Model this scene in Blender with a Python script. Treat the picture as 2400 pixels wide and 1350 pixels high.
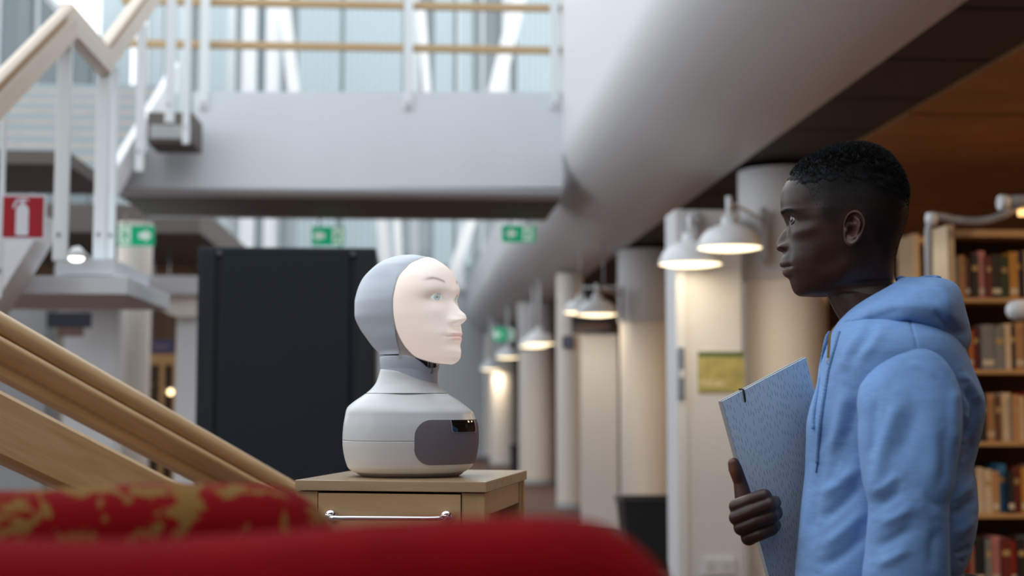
import bpy, bmesh, math, random
import numpy as np
from mathutils import Vector, Matrix

# ---------------------------------------------------------------- scene reset
for o in list(bpy.data.objects):
    bpy.data.objects.remove(o, do_unlink=True)
scene = bpy.context.scene
COL = scene.collection

# ---------------------------------------------------------------- camera
F_PX = 2400 * 50.0 / 36.0
CAM = Vector((0.0, 0.0, 1.32))
YAW = math.atan(230 / F_PX)
PITCH = math.atan(265 / F_PX)
FWD = Vector((math.sin(YAW) * math.cos(PITCH), math.cos(YAW) * math.cos(PITCH), math.sin(PITCH)))
RIGHT = Vector((math.cos(YAW), -math.sin(YAW), 0.0))
UP = RIGHT.cross(FWD)
cam_data = bpy.data.cameras.new('camera')
cam = bpy.data.objects.new('camera', cam_data)
COL.objects.link(cam)
cam.matrix_world = Matrix(((RIGHT.x, UP.x, -FWD.x, CAM.x), (RIGHT.y, UP.y, -FWD.y, CAM.y),
                           (RIGHT.z, UP.z, -FWD.z, CAM.z), (0, 0, 0, 1)))
cam_data.lens = 50.0
cam_data.sensor_width = 36.0
cam_data.clip_start = 0.05
cam_data.clip_end = 200.0
cam_data.dof.use_dof = True
cam_data.dof.focus_distance = 2.38
cam_data.dof.aperture_fstop = 3.2
scene.camera = cam

# ---------------------------------------------------------------- sky and exposure
world = bpy.data.worlds.new('overcast_sky')
scene.world = world
world.use_nodes = True
bg = world.node_tree.nodes['Background']
bg.inputs[0].default_value = (0.91, 0.96, 1.0, 1.0)
bg.inputs[1].default_value = 2.0
scene.view_settings.view_transform = 'Standard'
scene.view_settings.look = 'None'
scene.view_settings.gamma = 1.0
scene.view_settings.use_curve_mapping = False
scene.view_settings.exposure = 0.0

# ---------------------------------------------------------------- helpers: picture to place
def ray(px, py):
    return FWD + RIGHT * ((px - 1200) / F_PX) + UP * ((675 - py) / F_PX)

def P(px, py, Y):
    d = ray(px, py)
    return CAM + d * (Y / d.y)

def PX(px, Y):
    return P(px, 940, Y).x

def PZ(py, Y, px=1200):
    return P(px, py, Y).z

class Frame:
    """upright local frame: x to the right across the view, y away from the camera, z up from the floor"""
    def __init__(self, px, dist):
        d = ray(px, 940)
        self.w = Vector((d.x, d.y, 0)).normalized()
        self.u = Vector((self.w.y, -self.w.x, 0))
        self.o = Vector((CAM.x, CAM.y, 0)) + self.w * dist
        self.dist = dist
        self.rot = math.atan2(self.u.y, self.u.x)
    def __call__(self, px, py, w=0.0):
        d = ray(px, py)
        t = (self.dist + w) / d.dot(self.w)
        q = CAM + d * t
        return Vector(((q - self.o).dot(self.u), w, q.z))
    def pix(self, pts):
        """local points (n,3) back to picture pixels"""
        pts = np.asarray(pts)
        wp = (np.array(self.o)[None] + pts[:, :1] * np.array(self.u)[None] + pts[:, 1:2] * np.array(self.w)[None])
        wp[:, 2] = pts[:, 2]
        r = wp - np.array(CAM)[None]
        dz = r @ np.array(FWD)
        return np.stack([1200 + F_PX * (r @ np.array(RIGHT)) / dz, 675 - F_PX * (r @ np.array(UP)) / dz], 1)

# ---------------------------------------------------------------- helpers: materials
MATS = {}
def mat(name, col, rough=0.6, metal=0.0, bump=0.0, bscale=60.0, var=0.0, vscale=6.0, spec=0.5, emit=None, estr=0.0,
        stretch=None, sheen=0.0, subsurf=0.0, coat=0.0, alpha=1.0, trans=0.0, detail=6.0):
    if name in MATS:
        return MATS[name]
    m = bpy.data.materials.new(name)
    m.use_nodes = True
    nt = m.node_tree
    b = nt.nodes['Principled BSDF']
    b.inputs['Base Color'].default_value = (*col, 1)
    b.inputs['Roughness'].default_value = rough
    b.inputs['Metallic'].default_value = metal
    b.inputs['Specular IOR Level'].default_value = spec
    b.inputs['Sheen Weight'].default_value = sheen
    b.inputs['Subsurface Weight'].default_value = subsurf
    b.inputs['Coat Weight'].default_value = coat
    b.inputs['Alpha'].default_value = alpha
    b.inputs['Transmission Weight'].default_value = trans
    if emit:
        b.inputs['Emission Color'].default_value = (*emit, 1)
        b.inputs['Emission Strength'].default_value = estr
    if bump or var:
        tc = nt.nodes.new('ShaderNodeTexCoord')
        mp = nt.nodes.new('ShaderNodeMapping')
        nt.links.new(tc.outputs['Object'], mp.inputs['Vector'])
        if stretch:
            mp.inputs['Scale'].default_value = stretch
    if var:
        n = nt.nodes.new('ShaderNodeTexNoise')
        n.inputs['Scale'].default_value = vscale
        n.inputs['Detail'].default_value = detail
        nt.links.new(mp.outputs[0], n.inputs['Vector'])
        r = nt.nodes.new('ShaderNodeValToRGB')
        r.color_ramp.elements[0].position = 0.3
        r.color_ramp.elements[1].position = 0.7
        r.color_ramp.elements[0].color = (*[c * (1 - var) for c in col], 1)
        r.color_ramp.elements[1].color = (*[min(1, c * (1 + var)) for c in col], 1)
        nt.links.new(n.outputs[0], r.inputs[0])
        nt.links.new(r.outputs[0], b.inputs['Base Color'])
    if bump:
        n2 = nt.nodes.new('ShaderNodeTexNoise')
        n2.inputs['Scale'].default_value = bscale
        n2.inputs['Detail'].default_value = 4
        nt.links.new(mp.outputs[0], n2.inputs['Vector'])
        bp = nt.nodes.new('ShaderNodeBump')
        bp.inputs['Strength'].default_value = bump
        bp.inputs['Distance'].default_value = 0.004
        nt.links.new(n2.outputs[0], bp.inputs['Height'])
        nt.links.new(bp.outputs[0], b.inputs['Normal'])
    MATS[name] = m
    return m

def wood(name, c1, c2, axis=0, scale=9.0, rough=0.42, coat=0.15):
    """fine straight grain running along the given local axis"""
    if name in MATS:
        return MATS[name]
    m = bpy.data.materials.new(name)
    m.use_nodes = True
    nt = m.node_tree
    b = nt.nodes['Principled BSDF']
    tc = nt.nodes.new('ShaderNodeTexCoord')
    mp = nt.nodes.new('ShaderNodeMapping')
    s = [scale, scale, scale]
    s[axis] = scale * 0.08
    mp.inputs['Scale'].default_value = s
    nt.links.new(tc.outputs['Object'], mp.inputs['Vector'])
    n = nt.nodes.new('ShaderNodeTexNoise')
    n.inputs['Scale'].default_value = 4.0
    n.inputs['Detail'].default_value = 8
    n.inputs['Roughness'].default_value = 0.65
    n.inputs['Distortion'].default_value = 0.6
    nt.links.new(mp.outputs[0], n.inputs['Vector'])
    r = nt.nodes.new('ShaderNodeValToRGB')
    r.color_ramp.elements[0].position = 0.32
    r.color_ramp.elements[1].position = 0.68
    r.color_ramp.elements[0].color = (*c1, 1)
    r.color_ramp.elements[1].color = (*c2, 1)
    nt.links.new(n.outputs[0], r.inputs[0])
    nt.links.new(r.outputs[0], b.inputs['Base Color'])
    b.inputs['Roughness'].default_value = rough
    b.inputs['Coat Weight'].default_value = coat
    b.inputs['Coat Roughness'].default_value = 0.25
    MATS[name] = m
    return m

# ---------------------------------------------------------------- helpers: meshes
def link(o, parent=None):
    COL.objects.link(o)
    if parent is not None:
        o.parent = parent
    return o

def tag(o, label=None, cat=None, group=None, kind=None):
    if label: o['label'] = label
    if cat: o['category'] = cat
    if group: o['group'] = group
    if kind: o['kind'] = kind
    return o

def empty(name, loc=(0, 0, 0), rz=0.0, label=None, cat=None, group=None):
    o = bpy.data.objects.new(name, None)
    o.empty_display_size = 0.05
    o.location = loc
    o.rotation_euler = (0, 0, rz)
    link(o)
    return tag(o, label, cat, group)

class MB:
    """collects shapes and links them as one mesh object"""
    def __init__(self):
        self.v = []; self.f = []; self.sm = []
    def add(self, vs, fs, smooth=False):
        k = len(self.v)
        self.v += [tuple(p) for p in vs]
        self.f += [tuple(i + k for i in f) for f in fs]
        self.sm += [smooth] * len(fs)
        return self
    def box(self, x0, x1, y0, y1, z0, z1, bev=0.0):
        if bev > 0:
            # chamfered box: hull of 24 points
            bm = bmesh.new()
            bmesh.ops.create_cube(bm, size=1)
            for v in bm.verts:
                v.co = Vector((x0 + (v.co.x + .5) * (x1 - x0), y0 + (v.co.y + .5) * (y1 - y0), z0 + (v.co.z + .5) * (z1 - z0)))
            bmesh.ops.bevel(bm, geom=list(bm.edges), offset=bev, segments=2, affect='EDGES', profile=0.7)
            self.bm(bm)
            return self
        self.add([(x, y, z) for x in (x0, x1) for y in (y0, y1) for z in (z0, z1)],
                 [(0, 1, 3, 2), (4, 6, 7, 5), (0, 4, 5, 1), (2, 3, 7, 6), (0, 2, 6, 4), (1, 5, 7, 3)])
        return self
    def bm(self, bm, smooth=False):
        bm.verts.index_update()
        self.add([v.co[:] for v in bm.verts], [[v.index for v in f.verts] for f in bm.faces], smooth)
        bm.free()
    def grid(self, rows, closed=False, cap0=False, cap1=False, smooth=True):
        rows = [list(map(tuple, r)) for r in rows]
        n = len(rows[0]); k = len(self.v)
        for r in rows: self.v += r
        m = n if closed else n - 1
        for i in range(len(rows) - 1):
            for j in range(m):
                a = k + i * n + j; b = k + i * n + (j + 1) % n
                self.f.append((a, b, b + n, a + n)); self.sm.append(smooth)
        if cap0:
            self.f.append(tuple(k + j for j in range(n - 1, -1, -1))); self.sm.append(False)
        if cap1:
            q = k + (len(rows) - 1) * n
            self.f.append(tuple(q + j for j in range(n))); self.sm.append(False)
        return self
    def tube(self, pts, r, n=12, caps=True):
        pts = [Vector(p) for p in pts]
        rr = r if isinstance(r, (list, tuple)) else [r] * len(pts)
        rows = []
        prev = None
        for i, p in enumerate(pts):
            t = (pts[min(i + 1, len(pts) - 1)] - pts[max(i - 1, 0)]).normalized()
            if prev is None:
                a = Vector((0, 0, 1)) if abs(t.z) < 0.9 else Vector((1, 0, 0))
                s = t.cross(a).normalized()
            else:
                s = (prev - t * prev.dot(t)).normalized()
            prev = s
            q = t.cross(s)
            rows.append([p + (s * math.cos(2 * math.pi * j / n) + q * math.sin(2 * math.pi * j / n)) * rr[i] for j in range(n)])
        self.grid(rows, True, caps, caps)
        return self
    def lathe(self, prof, c=(0, 0, 0), n=32, caps=False):
        rows = [[(c[0] + r * math.cos(2 * math.pi * j / n), c[1] + r * math.sin(2 * math.pi * j / n), c[2] + z) for j in range(n)] for r, z in prof]
        self.grid(rows, True, caps, caps)
        return self
    def prism(self, poly, axis, a, b):
        """poly: 2-D outline in the two other axes (in x,y,z order), extruded from a to b along axis"""
        def pt(p, q):
            l = list(p); l.insert(axis, q); return tuple(l)
        n = len(poly)
        self.add([pt(p, a) for p in poly] + [pt(p, b) for p in poly],
                 [tuple(range(n - 1, -1, -1)), tuple(range(n, 2 * n))] + [(j, (j + 1) % n, n + (j + 1) % n, n + j) for j in range(n)])
        return self
    def build(self, name, material, parent=None, loc=None, fixn=True):
        me = bpy.data.meshes.new(name)
        me.from_pydata(self.v, [], self.f)
        if fixn:
            bm = bmesh.new(); bm.from_mesh(me)
            bmesh.ops.recalc_face_normals(bm, faces=list(bm.faces))
            bm.to_mesh(me); bm.free()
        me.polygons.foreach_set('use_smooth', self.sm)
        me.update()
        o = bpy.data.objects.new(name, me)
        if material: me.materials.append(material)
        link(o, parent)
        if loc is not None: o.location = loc
        return o

def struct(o):
    o['kind'] = 'structure'
    return o

def pchip(xs, ys, x):
    xs = np.asarray(xs, float); ys = np.asarray(ys, float); x = np.asarray(x, float)
    one = ys.ndim == 1
    if one: ys = ys[:, None]
    h = np.diff(xs)[:, None]; d = np.diff(ys, axis=0) / h
    m = np.zeros_like(ys)
    m[0] = d[0]; m[-1] = d[-1]
    for i in range(1, len(xs) - 1):
        w1 = 2 * h[i, 0] + h[i - 1, 0]; w2 = h[i, 0] + 2 * h[i - 1, 0]
        with np.errstate(divide='ignore', invalid='ignore'):
            q = (w1 + w2) / (w1 / d[i - 1] + w2 / d[i])
        m[i] = np.where(d[i - 1] * d[i] > 0, q, 0)
    k = np.clip(np.searchsorted(xs, x, side='right') - 1, 0, len(xs) - 2)
    t = ((np.clip(x, xs[0], xs[-1]) - xs[k]) / (xs[k + 1] - xs[k]))[:, None]
    hh = (xs[k + 1] - xs[k])[:, None]
    r = ((1 + 2 * t) * (1 - t) ** 2 * ys[k] + t * (1 - t) ** 2 * hh * m[k] + t * t * (3 - 2 * t) * ys[k + 1] + t * t * (t - 1) * hh * m[k + 1])
    return r[:, 0] if one else r

def crom(pts, n):
    """smooth curve through points, n samples (centripetal-free Catmull-Rom by arc length)"""
    pts = np.asarray(pts, float)
    s = np.concatenate([[0], np.cumsum(np.linalg.norm(np.diff(pts, axis=0), axis=1))])
    x = np.linspace(0, s[-1], n)
    m = np.gradient(pts, s, axis=0)
    k = np.clip(np.searchsorted(s, x, side='right') - 1, 0, len(s) - 2)
    h = (s[k + 1] - s[k])[:, None]; t = (x - s[k])[:, None] / h
    return ((1 + 2 * t) * (1 - t) ** 2 * pts[k] + t * (1 - t) ** 2 * h * m[k] + t * t * (3 - 2 * t) * pts[k + 1] + t * t * (t - 1) * h * m[k + 1])

def copy_tree(o, parent=None):
    c = o.copy(); COL.objects.link(c); c.parent = parent
    for ch in list(o.children): copy_tree(ch, c)
    return c
# ================================================================ materials
M_WHITE = mat('white_paint', (0.72, 0.74, 0.76), 0.45, bump=0.05, bscale=30)
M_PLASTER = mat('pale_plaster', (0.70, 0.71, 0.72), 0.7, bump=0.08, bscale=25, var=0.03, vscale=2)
M_BRIDGE = mat('bridge_paint', (0.66, 0.70, 0.74), 0.6, bump=0.05, bscale=20, var=0.03, vscale=1.5)
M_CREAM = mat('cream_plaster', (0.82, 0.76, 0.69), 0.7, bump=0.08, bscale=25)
M_POST = mat('post_enamel', (0.74, 0.78, 0.80), 0.35)
M_DARKSOF = mat('dark_soffit', (0.055, 0.045, 0.040), 0.7, bump=0.2, bscale=200)
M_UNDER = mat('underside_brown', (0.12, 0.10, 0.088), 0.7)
M_BROWNCEIL = mat('brown_ceiling', (0.42, 0.20, 0.075), 0.55, var=0.18, vscale=2.0)
M_BROWNWALL = mat('brown_wall', (0.17, 0.085, 0.04), 0.6, var=0.2, vscale=1.5)
M_FLOOR = mat('floor_carpet', (0.10, 0.052, 0.040), 0.85, bump=0.4, bscale=300, var=0.15, vscale=3)
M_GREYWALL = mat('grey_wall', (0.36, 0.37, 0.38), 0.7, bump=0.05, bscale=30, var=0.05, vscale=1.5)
M_BIRCH = wood('birch_wood', (0.50, 0.335, 0.17), (0.66, 0.48, 0.28), 0, 9)
M_BIRCHP = wood('pale_birch_wood', (0.60, 0.50, 0.40), (0.70, 0.60, 0.49), 0, 9)
M_OAK = wood('oak_wood', (0.36, 0.19, 0.07), (0.50, 0.28, 0.11), 2, 7)
M_NAVY = mat('navy_sign', (0.018, 0.02, 0.04), 0.4)
M_BLACK = mat('black_plastic', (0.015, 0.017, 0.018), 0.5)
M_STEEL = mat('brushed_steel', (0.42, 0.42, 0.42), 0.35, metal=0.9)
M_LAMPW = mat('lamp_enamel', (0.74, 0.77, 0.80), 0.3)
M_LAMPGLOW = mat('lamp_glow', (0.9, 0.8, 0.65), 0.5, emit=(1.0, 0.80, 0.50), estr=3.2)
M_GREEN = mat('exit_green', (0.0, 0.28, 0.13), 0.5, emit=(0.0, 0.40, 0.19), estr=0.55)
M_SIGNWHITE = mat('sign_white', (0.85, 0.88, 0.86), 0.5, emit=(0.8, 0.9, 0.85), estr=0.4)
M_RED = mat('sign_red', (0.36, 0.004, 0.012), 0.45)
M_PRINTW = mat('print_white', (0.72, 0.74, 0.80), 0.5)

# ================================================================ room shell
struct(MB().box(-7, 7, -5, 34, -0.1, 0).build('floor', M_FLOOR))
struct(MB().box(6.9, 7.1, -5, 34, 0, 3.3).build('wall_right', M_BROWNWALL))
struct(MB().box(-7.1, -6.9, -5, -2.0, 0, 5.9).box(-7.1, -6.9, -2.0, 19, 0, 2.0).box(-7.1, -6.9, 19, 34, 0, 3.4).build('wall_left', M_GREYWALL))  # middle cut low to let side light in, near end raised to block it
wl_ = MB()
for y in np.arange(-4.9, 34, 2.4): wl_.box(-7.05, -6.95, y - .05, y + .05, 3.4 if y > 19 else 2.0, 9)
for z in (3.45, 6.2, 9.0): wl_.box(-7.06, -6.94, -5, 34, z - .06, z + .06)
struct(wl_.build('added_side_window', M_WHITE))  # frames added where the wall is cut low for side light
struct(MB().box(-7.1, 7.1, -5.2, -5, 0, 9.0).build('wall_behind', M_GREYWALL))  # raised out of view to cut light from behind the camera
struct(MB().box(-7.1, 7.1, 34, 34.2, 0, 4.0).build('wall_far', mat('far_wall_paint', (.60, .63, .66), .7)))
struct(MB().box(-7.1, 7.1, -5.2, -2.6, 5.95, 6.2).build('shade_slab', M_UNDER))  # unseen slab added to shade the camera side
# brown ceiling of the right wing, in boards across the aisle
ceil = struct(MB().box(2.215, 6.88, -4.98, 33.98, 3.02, 3.3).build('ceiling', M_DARKSOF))
board_me = None
for k in range(44):
    if board_me is None:
        b = MB().box(0, 4.1, 0, 0.58, 0, 0.06).build('ceiling_board', M_BROWNCEIL, ceil)
        board_me = b.data
    else:
        b = bpy.data.objects.new('ceiling_board', board_me); link(b, ceil)
    b.location = (2.76, -4.9 + 0.6 * k, 2.92 + 0.004 * ((k * 7) % 3))
for k in range(44):
    if k == 0:
        s = MB().box(0, 0.58, 0, 0.85, 0, 0.05).build('soffit_panel', M_DARKSOF, ceil)
        sm = s.data
    else:
        s = bpy.data.objects.new('soffit_panel', sm); link(s, ceil)
    s.location = (2.205, -4.9 + 0.88 * k, 2.945)
# partition at the back of the right wing
struct(MB().box(2.9, 7, 22, 22.2, 0, 3.0).build('wall_wing', M_BROWNWALL))

# rounded parapet of the gallery
sec = [(1.26, 5.9), (1.26, 3.52)]
for k in range(1, 19):
    t = math.pi / 2 * k / 18
    sec.append((2.16 - 0.90 * math.cos(t), 3.52 - 0.60 * math.sin(t)))
sec += [(2.20, 2.92), (2.20, 3.3), (1.55, 3.6), (1.40, 5.9)]
mb = MB()
rows = [[(x, y, min(z, 5.9 if y < 12.4 else 4.1)) for x, z in sec] for y in list(np.linspace(-4.95, 12.35, 18)) + list(np.linspace(12.45, 33.9, 22))]
mb.grid(rows, True, True, True)
par = mb.build('gallery_parapet', M_WHITE)
for p in par.data.polygons:
    p.use_smooth = True
par.data.set_sharp_from_angle(angle=math.radians(35))
tag(par, 'long white rounded parapet beam of the gallery running into the distance', 'beam')

# ---------------------------------------------------------------- far glazed wall
win = MB()
for x in np.arange(-6.6, 6.9, 1.1):
    win.box(x - 0.09, x + 0.09, 33.9, 34.1, 4.0, 13)
    win.box(x + 0.50, x + 0.56, 33.95, 34.05, 4.0, 13)
for z in (4.0, 7.2, 11.6):
    win.box(-6.9, 6.9, 33.92, 34.08, z - 0.06, z + 0.06)
winf = struct(win.build('window_1', M_WHITE))
gl = bpy.data.materials.new('tinted_glass'); gl.use_nodes = True
nt = gl.node_tree; nt.nodes.clear()
o_ = nt.nodes.new('ShaderNodeOutputMaterial'); mx = nt.nodes.new('ShaderNodeMixShader')
tr = nt.nodes.new('ShaderNodeBsdfTransparent'); tr.inputs[0].default_value = (0.36, 0.39, 0.40, 1)  # tint put in to dim the sky seen through the panes
gs = nt.nodes.new('ShaderNodeBsdfGlossy'); gs.inputs[1].default_value = 0.05
mx.inputs[0].default_value = 0.08
nt.links.new(tr.outputs[0], mx.inputs[1]); nt.links.new(gs.outputs[0], mx.inputs[2]); nt.links.new(mx.outputs[0], o_.inputs[0])
pane_me = None
for i, x in enumerate(np.arange(-6.05, 6.5, 1.1)):
    for z0, z1 in ((4.06, 7.14), (7.26, 11.54)):
        m_ = MB().box(x - 0.5, x + 0.5, 33.99, 34.01, z0, z1)
        m_.build('pane', gl, winf)
for y in np.arange(19.2, 33.5, 2.4):
    MB().box(-7.005, -6.995, y - .05, y + 2.25, 3.55, 6.1).build('pane', gl, bpy.data.objects['added_side_window'])
    MB().box(-7.005, -6.995, y - .05, y + 2.25, 6.3, 8.9).build('pane', gl, bpy.data.objects['added_side_window'])
# pale ribbed blinds hanging in front of the glass
M_BLIND = mat('pale_blind', (0.50, 0.58, 0.61), 0.7)
M_BLINDW = mat('white_blind', (0.86, 0.88, 0.90), 0.7)
blinds = [(452, 520, 0), (556, 590, 1), (612, 640, 1), (690, 790, 0), (800, 938, 0), (1015, 1060, 0), (1075, 1105, 0), (1212, 1300, 0),
          (215, 290, 0), (335, 362, 0), (300, 330, 1), (370, 410, 0)]
for i, (a, b, k) in enumerate(blinds):
    xa, xb = PX(a, 30), PX(b, 30)
    n = max(3, int((xb - xa) / 0.06))
    mb = MB()
    pr = [(xa + (xb - xa) * j / n, 30 + (0.03 if j % 2 else 0.0)) for j in range(n + 1)]
    mb.grid([[(x, y, z) for x, y in pr] for z in (4.2, 12.0)], smooth=False)
    mb.grid([[(x, y + 0.01, z) for x, y in pr] for z in (12.0, 4.2)], smooth=False)
    o = mb.build('hanging_blind', M_BLINDW if k else M_BLIND)
    tag(o, ('white' if k else 'pale blue-grey') + ' ribbed blind hanging before the far glazing, ' +
        ['behind the bridge at its left end', 'narrow one left of the dark cabinet top', 'narrow one above the dark cabinet', 'wide one above the dark cabinet',
         'wide, left of middle railing post', 'narrow, right of middle railing post', 'above the white robot head', 'next to the right bridge post',
         'seen left between the two stair handrails', 'narrow, behind the rising stair handrail', 'narrow one behind the stair posts', 'behind the upper stair handrail'][i], 'blind', 'hanging blinds')
# white slanted struts in front of the glazing
for i, (a0, y0, a1, y1, wd) in enumerate([(992, 90, 1003, 240, .16), (1215, 0, 1158, 230, .30), (665, 0, 690, 230, .22), (1108, 505, 1062, 640, .22), (893, 500, 905, 620, .20), (930, 500, 935, 620, .14)]):
    p0 = P(a0, y0, 28 - i * .2); p1 = P(a1, y1, 28 - i * .2)
    d = p1 - p0
    p0 -= d * 0.5; p1 += d * 0.5
    mb = MB(); s = wd / 2
    mb.add([p0 + Vector((-s, -.06, 0)), p0 + Vector((s, -.06, 0)), p0 + Vector((s, .06, 0)), p0 + Vector((-s, .06, 0)),
            p1 + Vector((-s, -.06, 0)), p1 + Vector((s, -.06, 0)), p1 + Vector((s, .06, 0)), p1 + Vector((-s, .06, 0))],
           [(0, 1, 2, 3), (7, 6, 5, 4), (0, 4, 5, 1), (1, 5, 6, 2), (2, 6, 7, 3), (3, 7, 4, 0)])
    o = mb.build('roof_strut', mat('strut_white', (0.88, 0.88, 0.88), 0.5))
    tag(o, ['thin white slanted strut just right of the middle bridge post', 'broad white strut leaning left near the right bridge post', 'white strut high above the dark cabinet',
            'white slanted strut behind the top of the robot head', 'white strut under the bridge right of the dark cabinet', 'thin white strut under the bridge above the robot'][i], 'strut', 'white roof struts')

# ================================================================ footbridge
br = empty('footbridge', (P(800, 940, 12).x, 12, 0), 0, 'pale grey footbridge with wooden rails crossing the hall to the parapet', 'bridge')
def L(p, o):
    return (p[0] - o.location.x, p[1] - o.location.y, p[2] - o.location.z)
def px_poly(pts, Y, o):
    return [(P(a, b, Y).x - o.location.x, P(a, b, Y).z - o.location.z) for a, b in pts]
poly = px_poly([(1319.5, 215), (452, 215), (452, 335), (345, 350), (282, 415), (272, 440), (1319.5, 440)], 12, br)
mb = MB(); mb.prism(poly, 1, 0.0, 0.12)
fas = mb.build('fascia', M_BRIDGE, br)
# rounded lower edge
zb = P(800, 440, 12).z; xl = P(270, 440, 12).x - br.location.x; xr = 1.258 - br.location.x
mb = MB()
rows = []
for x in (xl, xr):
    rows.append([(x, 0.14 - 0.14 * math.cos(t), zb - 0.07 * math.sin(t)) for t in np.linspace(0, math.pi / 2, 10)])
mb.grid(rows)
mb.build('rounded_edge', M_BRIDGE, br)
mb = MB(); mb.box(xl, xr, 0.14, 1.45, zb - 0.07, zb + 0.15)
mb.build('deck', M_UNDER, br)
mb = MB(); mb.box(xl, xr, 1.45, 1.57, zb - 0.07, zb + 0.9)
mb.build('fascia', M_BRIDGE, br)
for py in (101, 0):
    a = P(285, py, 12.08); b = P(1316, py, 12.08)
    mb = MB(); mb.box(a.x - br.location.x, b.x - br.location.x, 0.06, 0.12, a.z - 0.032, a.z + 0.032, 0.012)
    mb.build('handrail', wood('rail_wood', (0.42, 0.28, 0.13), (0.55, 0.38, 0.20), 0, 8), br)
for px in (478, 957, 1300):
    a = P(px, 228, 12.0); x = a.x - br.location.x
    mb = MB(); mb.box(x - 0.038, x + 0.038, -0.025, 0.03, a.z - 0.1, a.z + 1.4, 0.008)
    pst = mb.build('railing_post', M_POST, br)
    mb = MB(); mb.tube([(x, -0.034, a.z - 0.06), (x, -0.02, a.z - 0.06)], 0.018, 12)
    mb.build('bolt', M_GREYWALL, pst)

# ================================================================ exit signs
def exit_sign(px0, px1, py0, py1, Y, flip, label, zc):
    a = P(px0, py0, Y); b = P(px1, py1, Y)
    w = b.x - a.x; h = a.z - b.z
    e = empty('exit_sign', ((a.x + b.x) / 2, Y, b.z), 0, label, 'sign', 'green exit signs')
    MB().box(-w / 2, w / 2, 0, 0.04, 0, h, 0.006).build('panel', M_GREEN, e)
    s = -1 if flip else 1
    def sh(pts, name):
        MB().prism([(s * x * h, z * h) for x, z in pts], 1, -0.006, 0.002).build(name, M_SIGNWHITE, e)
    # running figure in a white doorway
    sh([(.24, .08), (.80, .08), (.80, .92), (.24, .92)], 'doorway_mark')
    def sg_(pts):
        MB().prism([(s * x * h, z * h) for x, z in pts], 1, -0.010, -.004).build('figure_mark', M_GREEN, e)
    sg_([(.50, .72), (.58, .72), (.60, .80), (.54, .86), (.48, .80)])
    sg_([(.42, .68), (.60, .68), (.70, .52), (.65, .49), (.58, .57), (.56, .44), (.66, .32), (.64, .14), (.57, .14), (.58, .28), (.47, .37), (.38, .16), (.29, .18), (.42, .45), (.45, .58), (.36, .51), (.32, .56)])
    # arrow
    sh([(-.78, .5), (-.48, .82), (-.48, .64), (-.18, .64), (-.18, .36), (-.48, .36), (-.48, .18)], 'arrow_mark')
    for x in (-w * .28, w * .28):
        MB().tube([(x, .02, h), (x, .02, zc - b.z)], 0.008, 6).build('rod', M_STEEL, e)
    return e
zu = zb - 0.07
exit_sign(275, 360, 528, 576, 13.3, True, 'green running-man exit sign left of the dark cabinet, under the bridge end', zu)
exit_sign(731, 807, 531, 575, 13.3, False, 'green running-man exit sign just above the dark cabinet', zu)
exit_sign(1177, 1256, 528, 567, 13.3, False, 'green running-man exit sign hanging near the white parapet', zu)
exit_sign(1156, 1202, 768, 800, 27, False, 'small distant green exit sign among the far column lamps', 2.92)

# ================================================================ columns, piers, partition panels on the right
def column(px, Y, r, label, collar=True):
    x = PX(px, Y)
    e = empty('column', (x, Y, 0), 0, label, 'column', 'round columns along the aisle')
    MB().lathe([(r, 0), (r, 2.15), (r, 2.90)], n=40).build('shaft', M_CREAM, e)
    MB().lathe([(r * 1.04, 0), (r * 1.04, 0.08), (r, 0.085)], n=40).build('plinth', M_GREYWALL, e)
    if collar:
        MB().lathe([(r, 2.13), (r * 1.07, 2.15), (r * 1.07, 2.90)], n=40).build('collar', M_PLASTER, e)
    return e
column(1842, 9.6, 0.288, 'round cream column right behind the man, lit by a dome lamp')
column(1521, 14.8, 0.30, 'round cream column standing behind the black bin')
column(1336, 17.6, 0.17, 'slim cream column between the white display panel and farther columns', False)
column(1258, 23.0, 0.29, 'round column at the far end of the aisle beside the wooden cart')
column(1182, 29.5, 0.29, 'most distant round column of the row, beside the robot')
column(1160, 33.0, 0.25, 'pale column at the very end of the aisle', False)

e = empty('wall_pier', (PX(1665, 9.25), 9.25, 0), 0, 'flat pale wall pier carrying a yellow-green poster', 'pier')
hw = (PX(1742, 9.25) - PX(1590, 9.25)) / 2
zp_ = PZ(492, 9.25, 1660)
MB().box(-hw, hw, 0, 0.35, 0, zp_, 0.01).build('body', M_PLASTER, e)
MB().box(-hw - 0.01, -hw + 0.055, -0.02, 0.36, 0, zp_, 0.006).build('corner_strip', M_WHITE, e)
# poster
a = P(1636, 824, 9.24); b = P(1745, 919, 9.24)
po = empty('wall_poster', ((a.x + b.x) / 2, 9.245, b.z), 0, 'yellow-green poster with a dark green band, on the pale pier', 'poster')
w = (b.x - a.x) / 2; h = a.z - b.z
MB().box(-w, w, -0.006, 0.004, 0, h).build('sheet', mat('poster_yellow', (0.42, 0.38, 0.13), 0.6, var=0.25, vscale=14), po)
MB().box(-w, w, -0.008, -0.006, h * .88, h).build('band', mat('poster_green', (0.08, 0.14, 0.05), 0.6), po)
MB().box(-w * .9, w * .2, -0.008, -0.006, h * .12, h * .30).build('text_block', mat('poster_pale', (0.55, 0.50, 0.25), 0.6, var=.4, vscale=60), po)
# socket plate
a = P(1648, 1308, 9.24); b = P(1722, 1348, 9.24)
so = empty('wall_socket', ((a.x + b.x) / 2, 9.245, b.z), 0, 'white double wall socket low on the pale pier', 'socket')
w = (b.x - a.x) / 2; h = a.z - b.z
MB().box(-w, w, -0.012, 0.005, 0, h, 0.003).build('plate', M_WHITE, so)
for s in (-1, 1):
    MB().lathe([(0.022, 0), (0.022, 0.003), (0.018, 0.003), (0.018, 0.0)], n=20).build('outlet', M_GREYWALL, so, (s * w * .5, -0.012, h / 2)).rotation_euler = (math.pi / 2, 0, 0)
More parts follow.
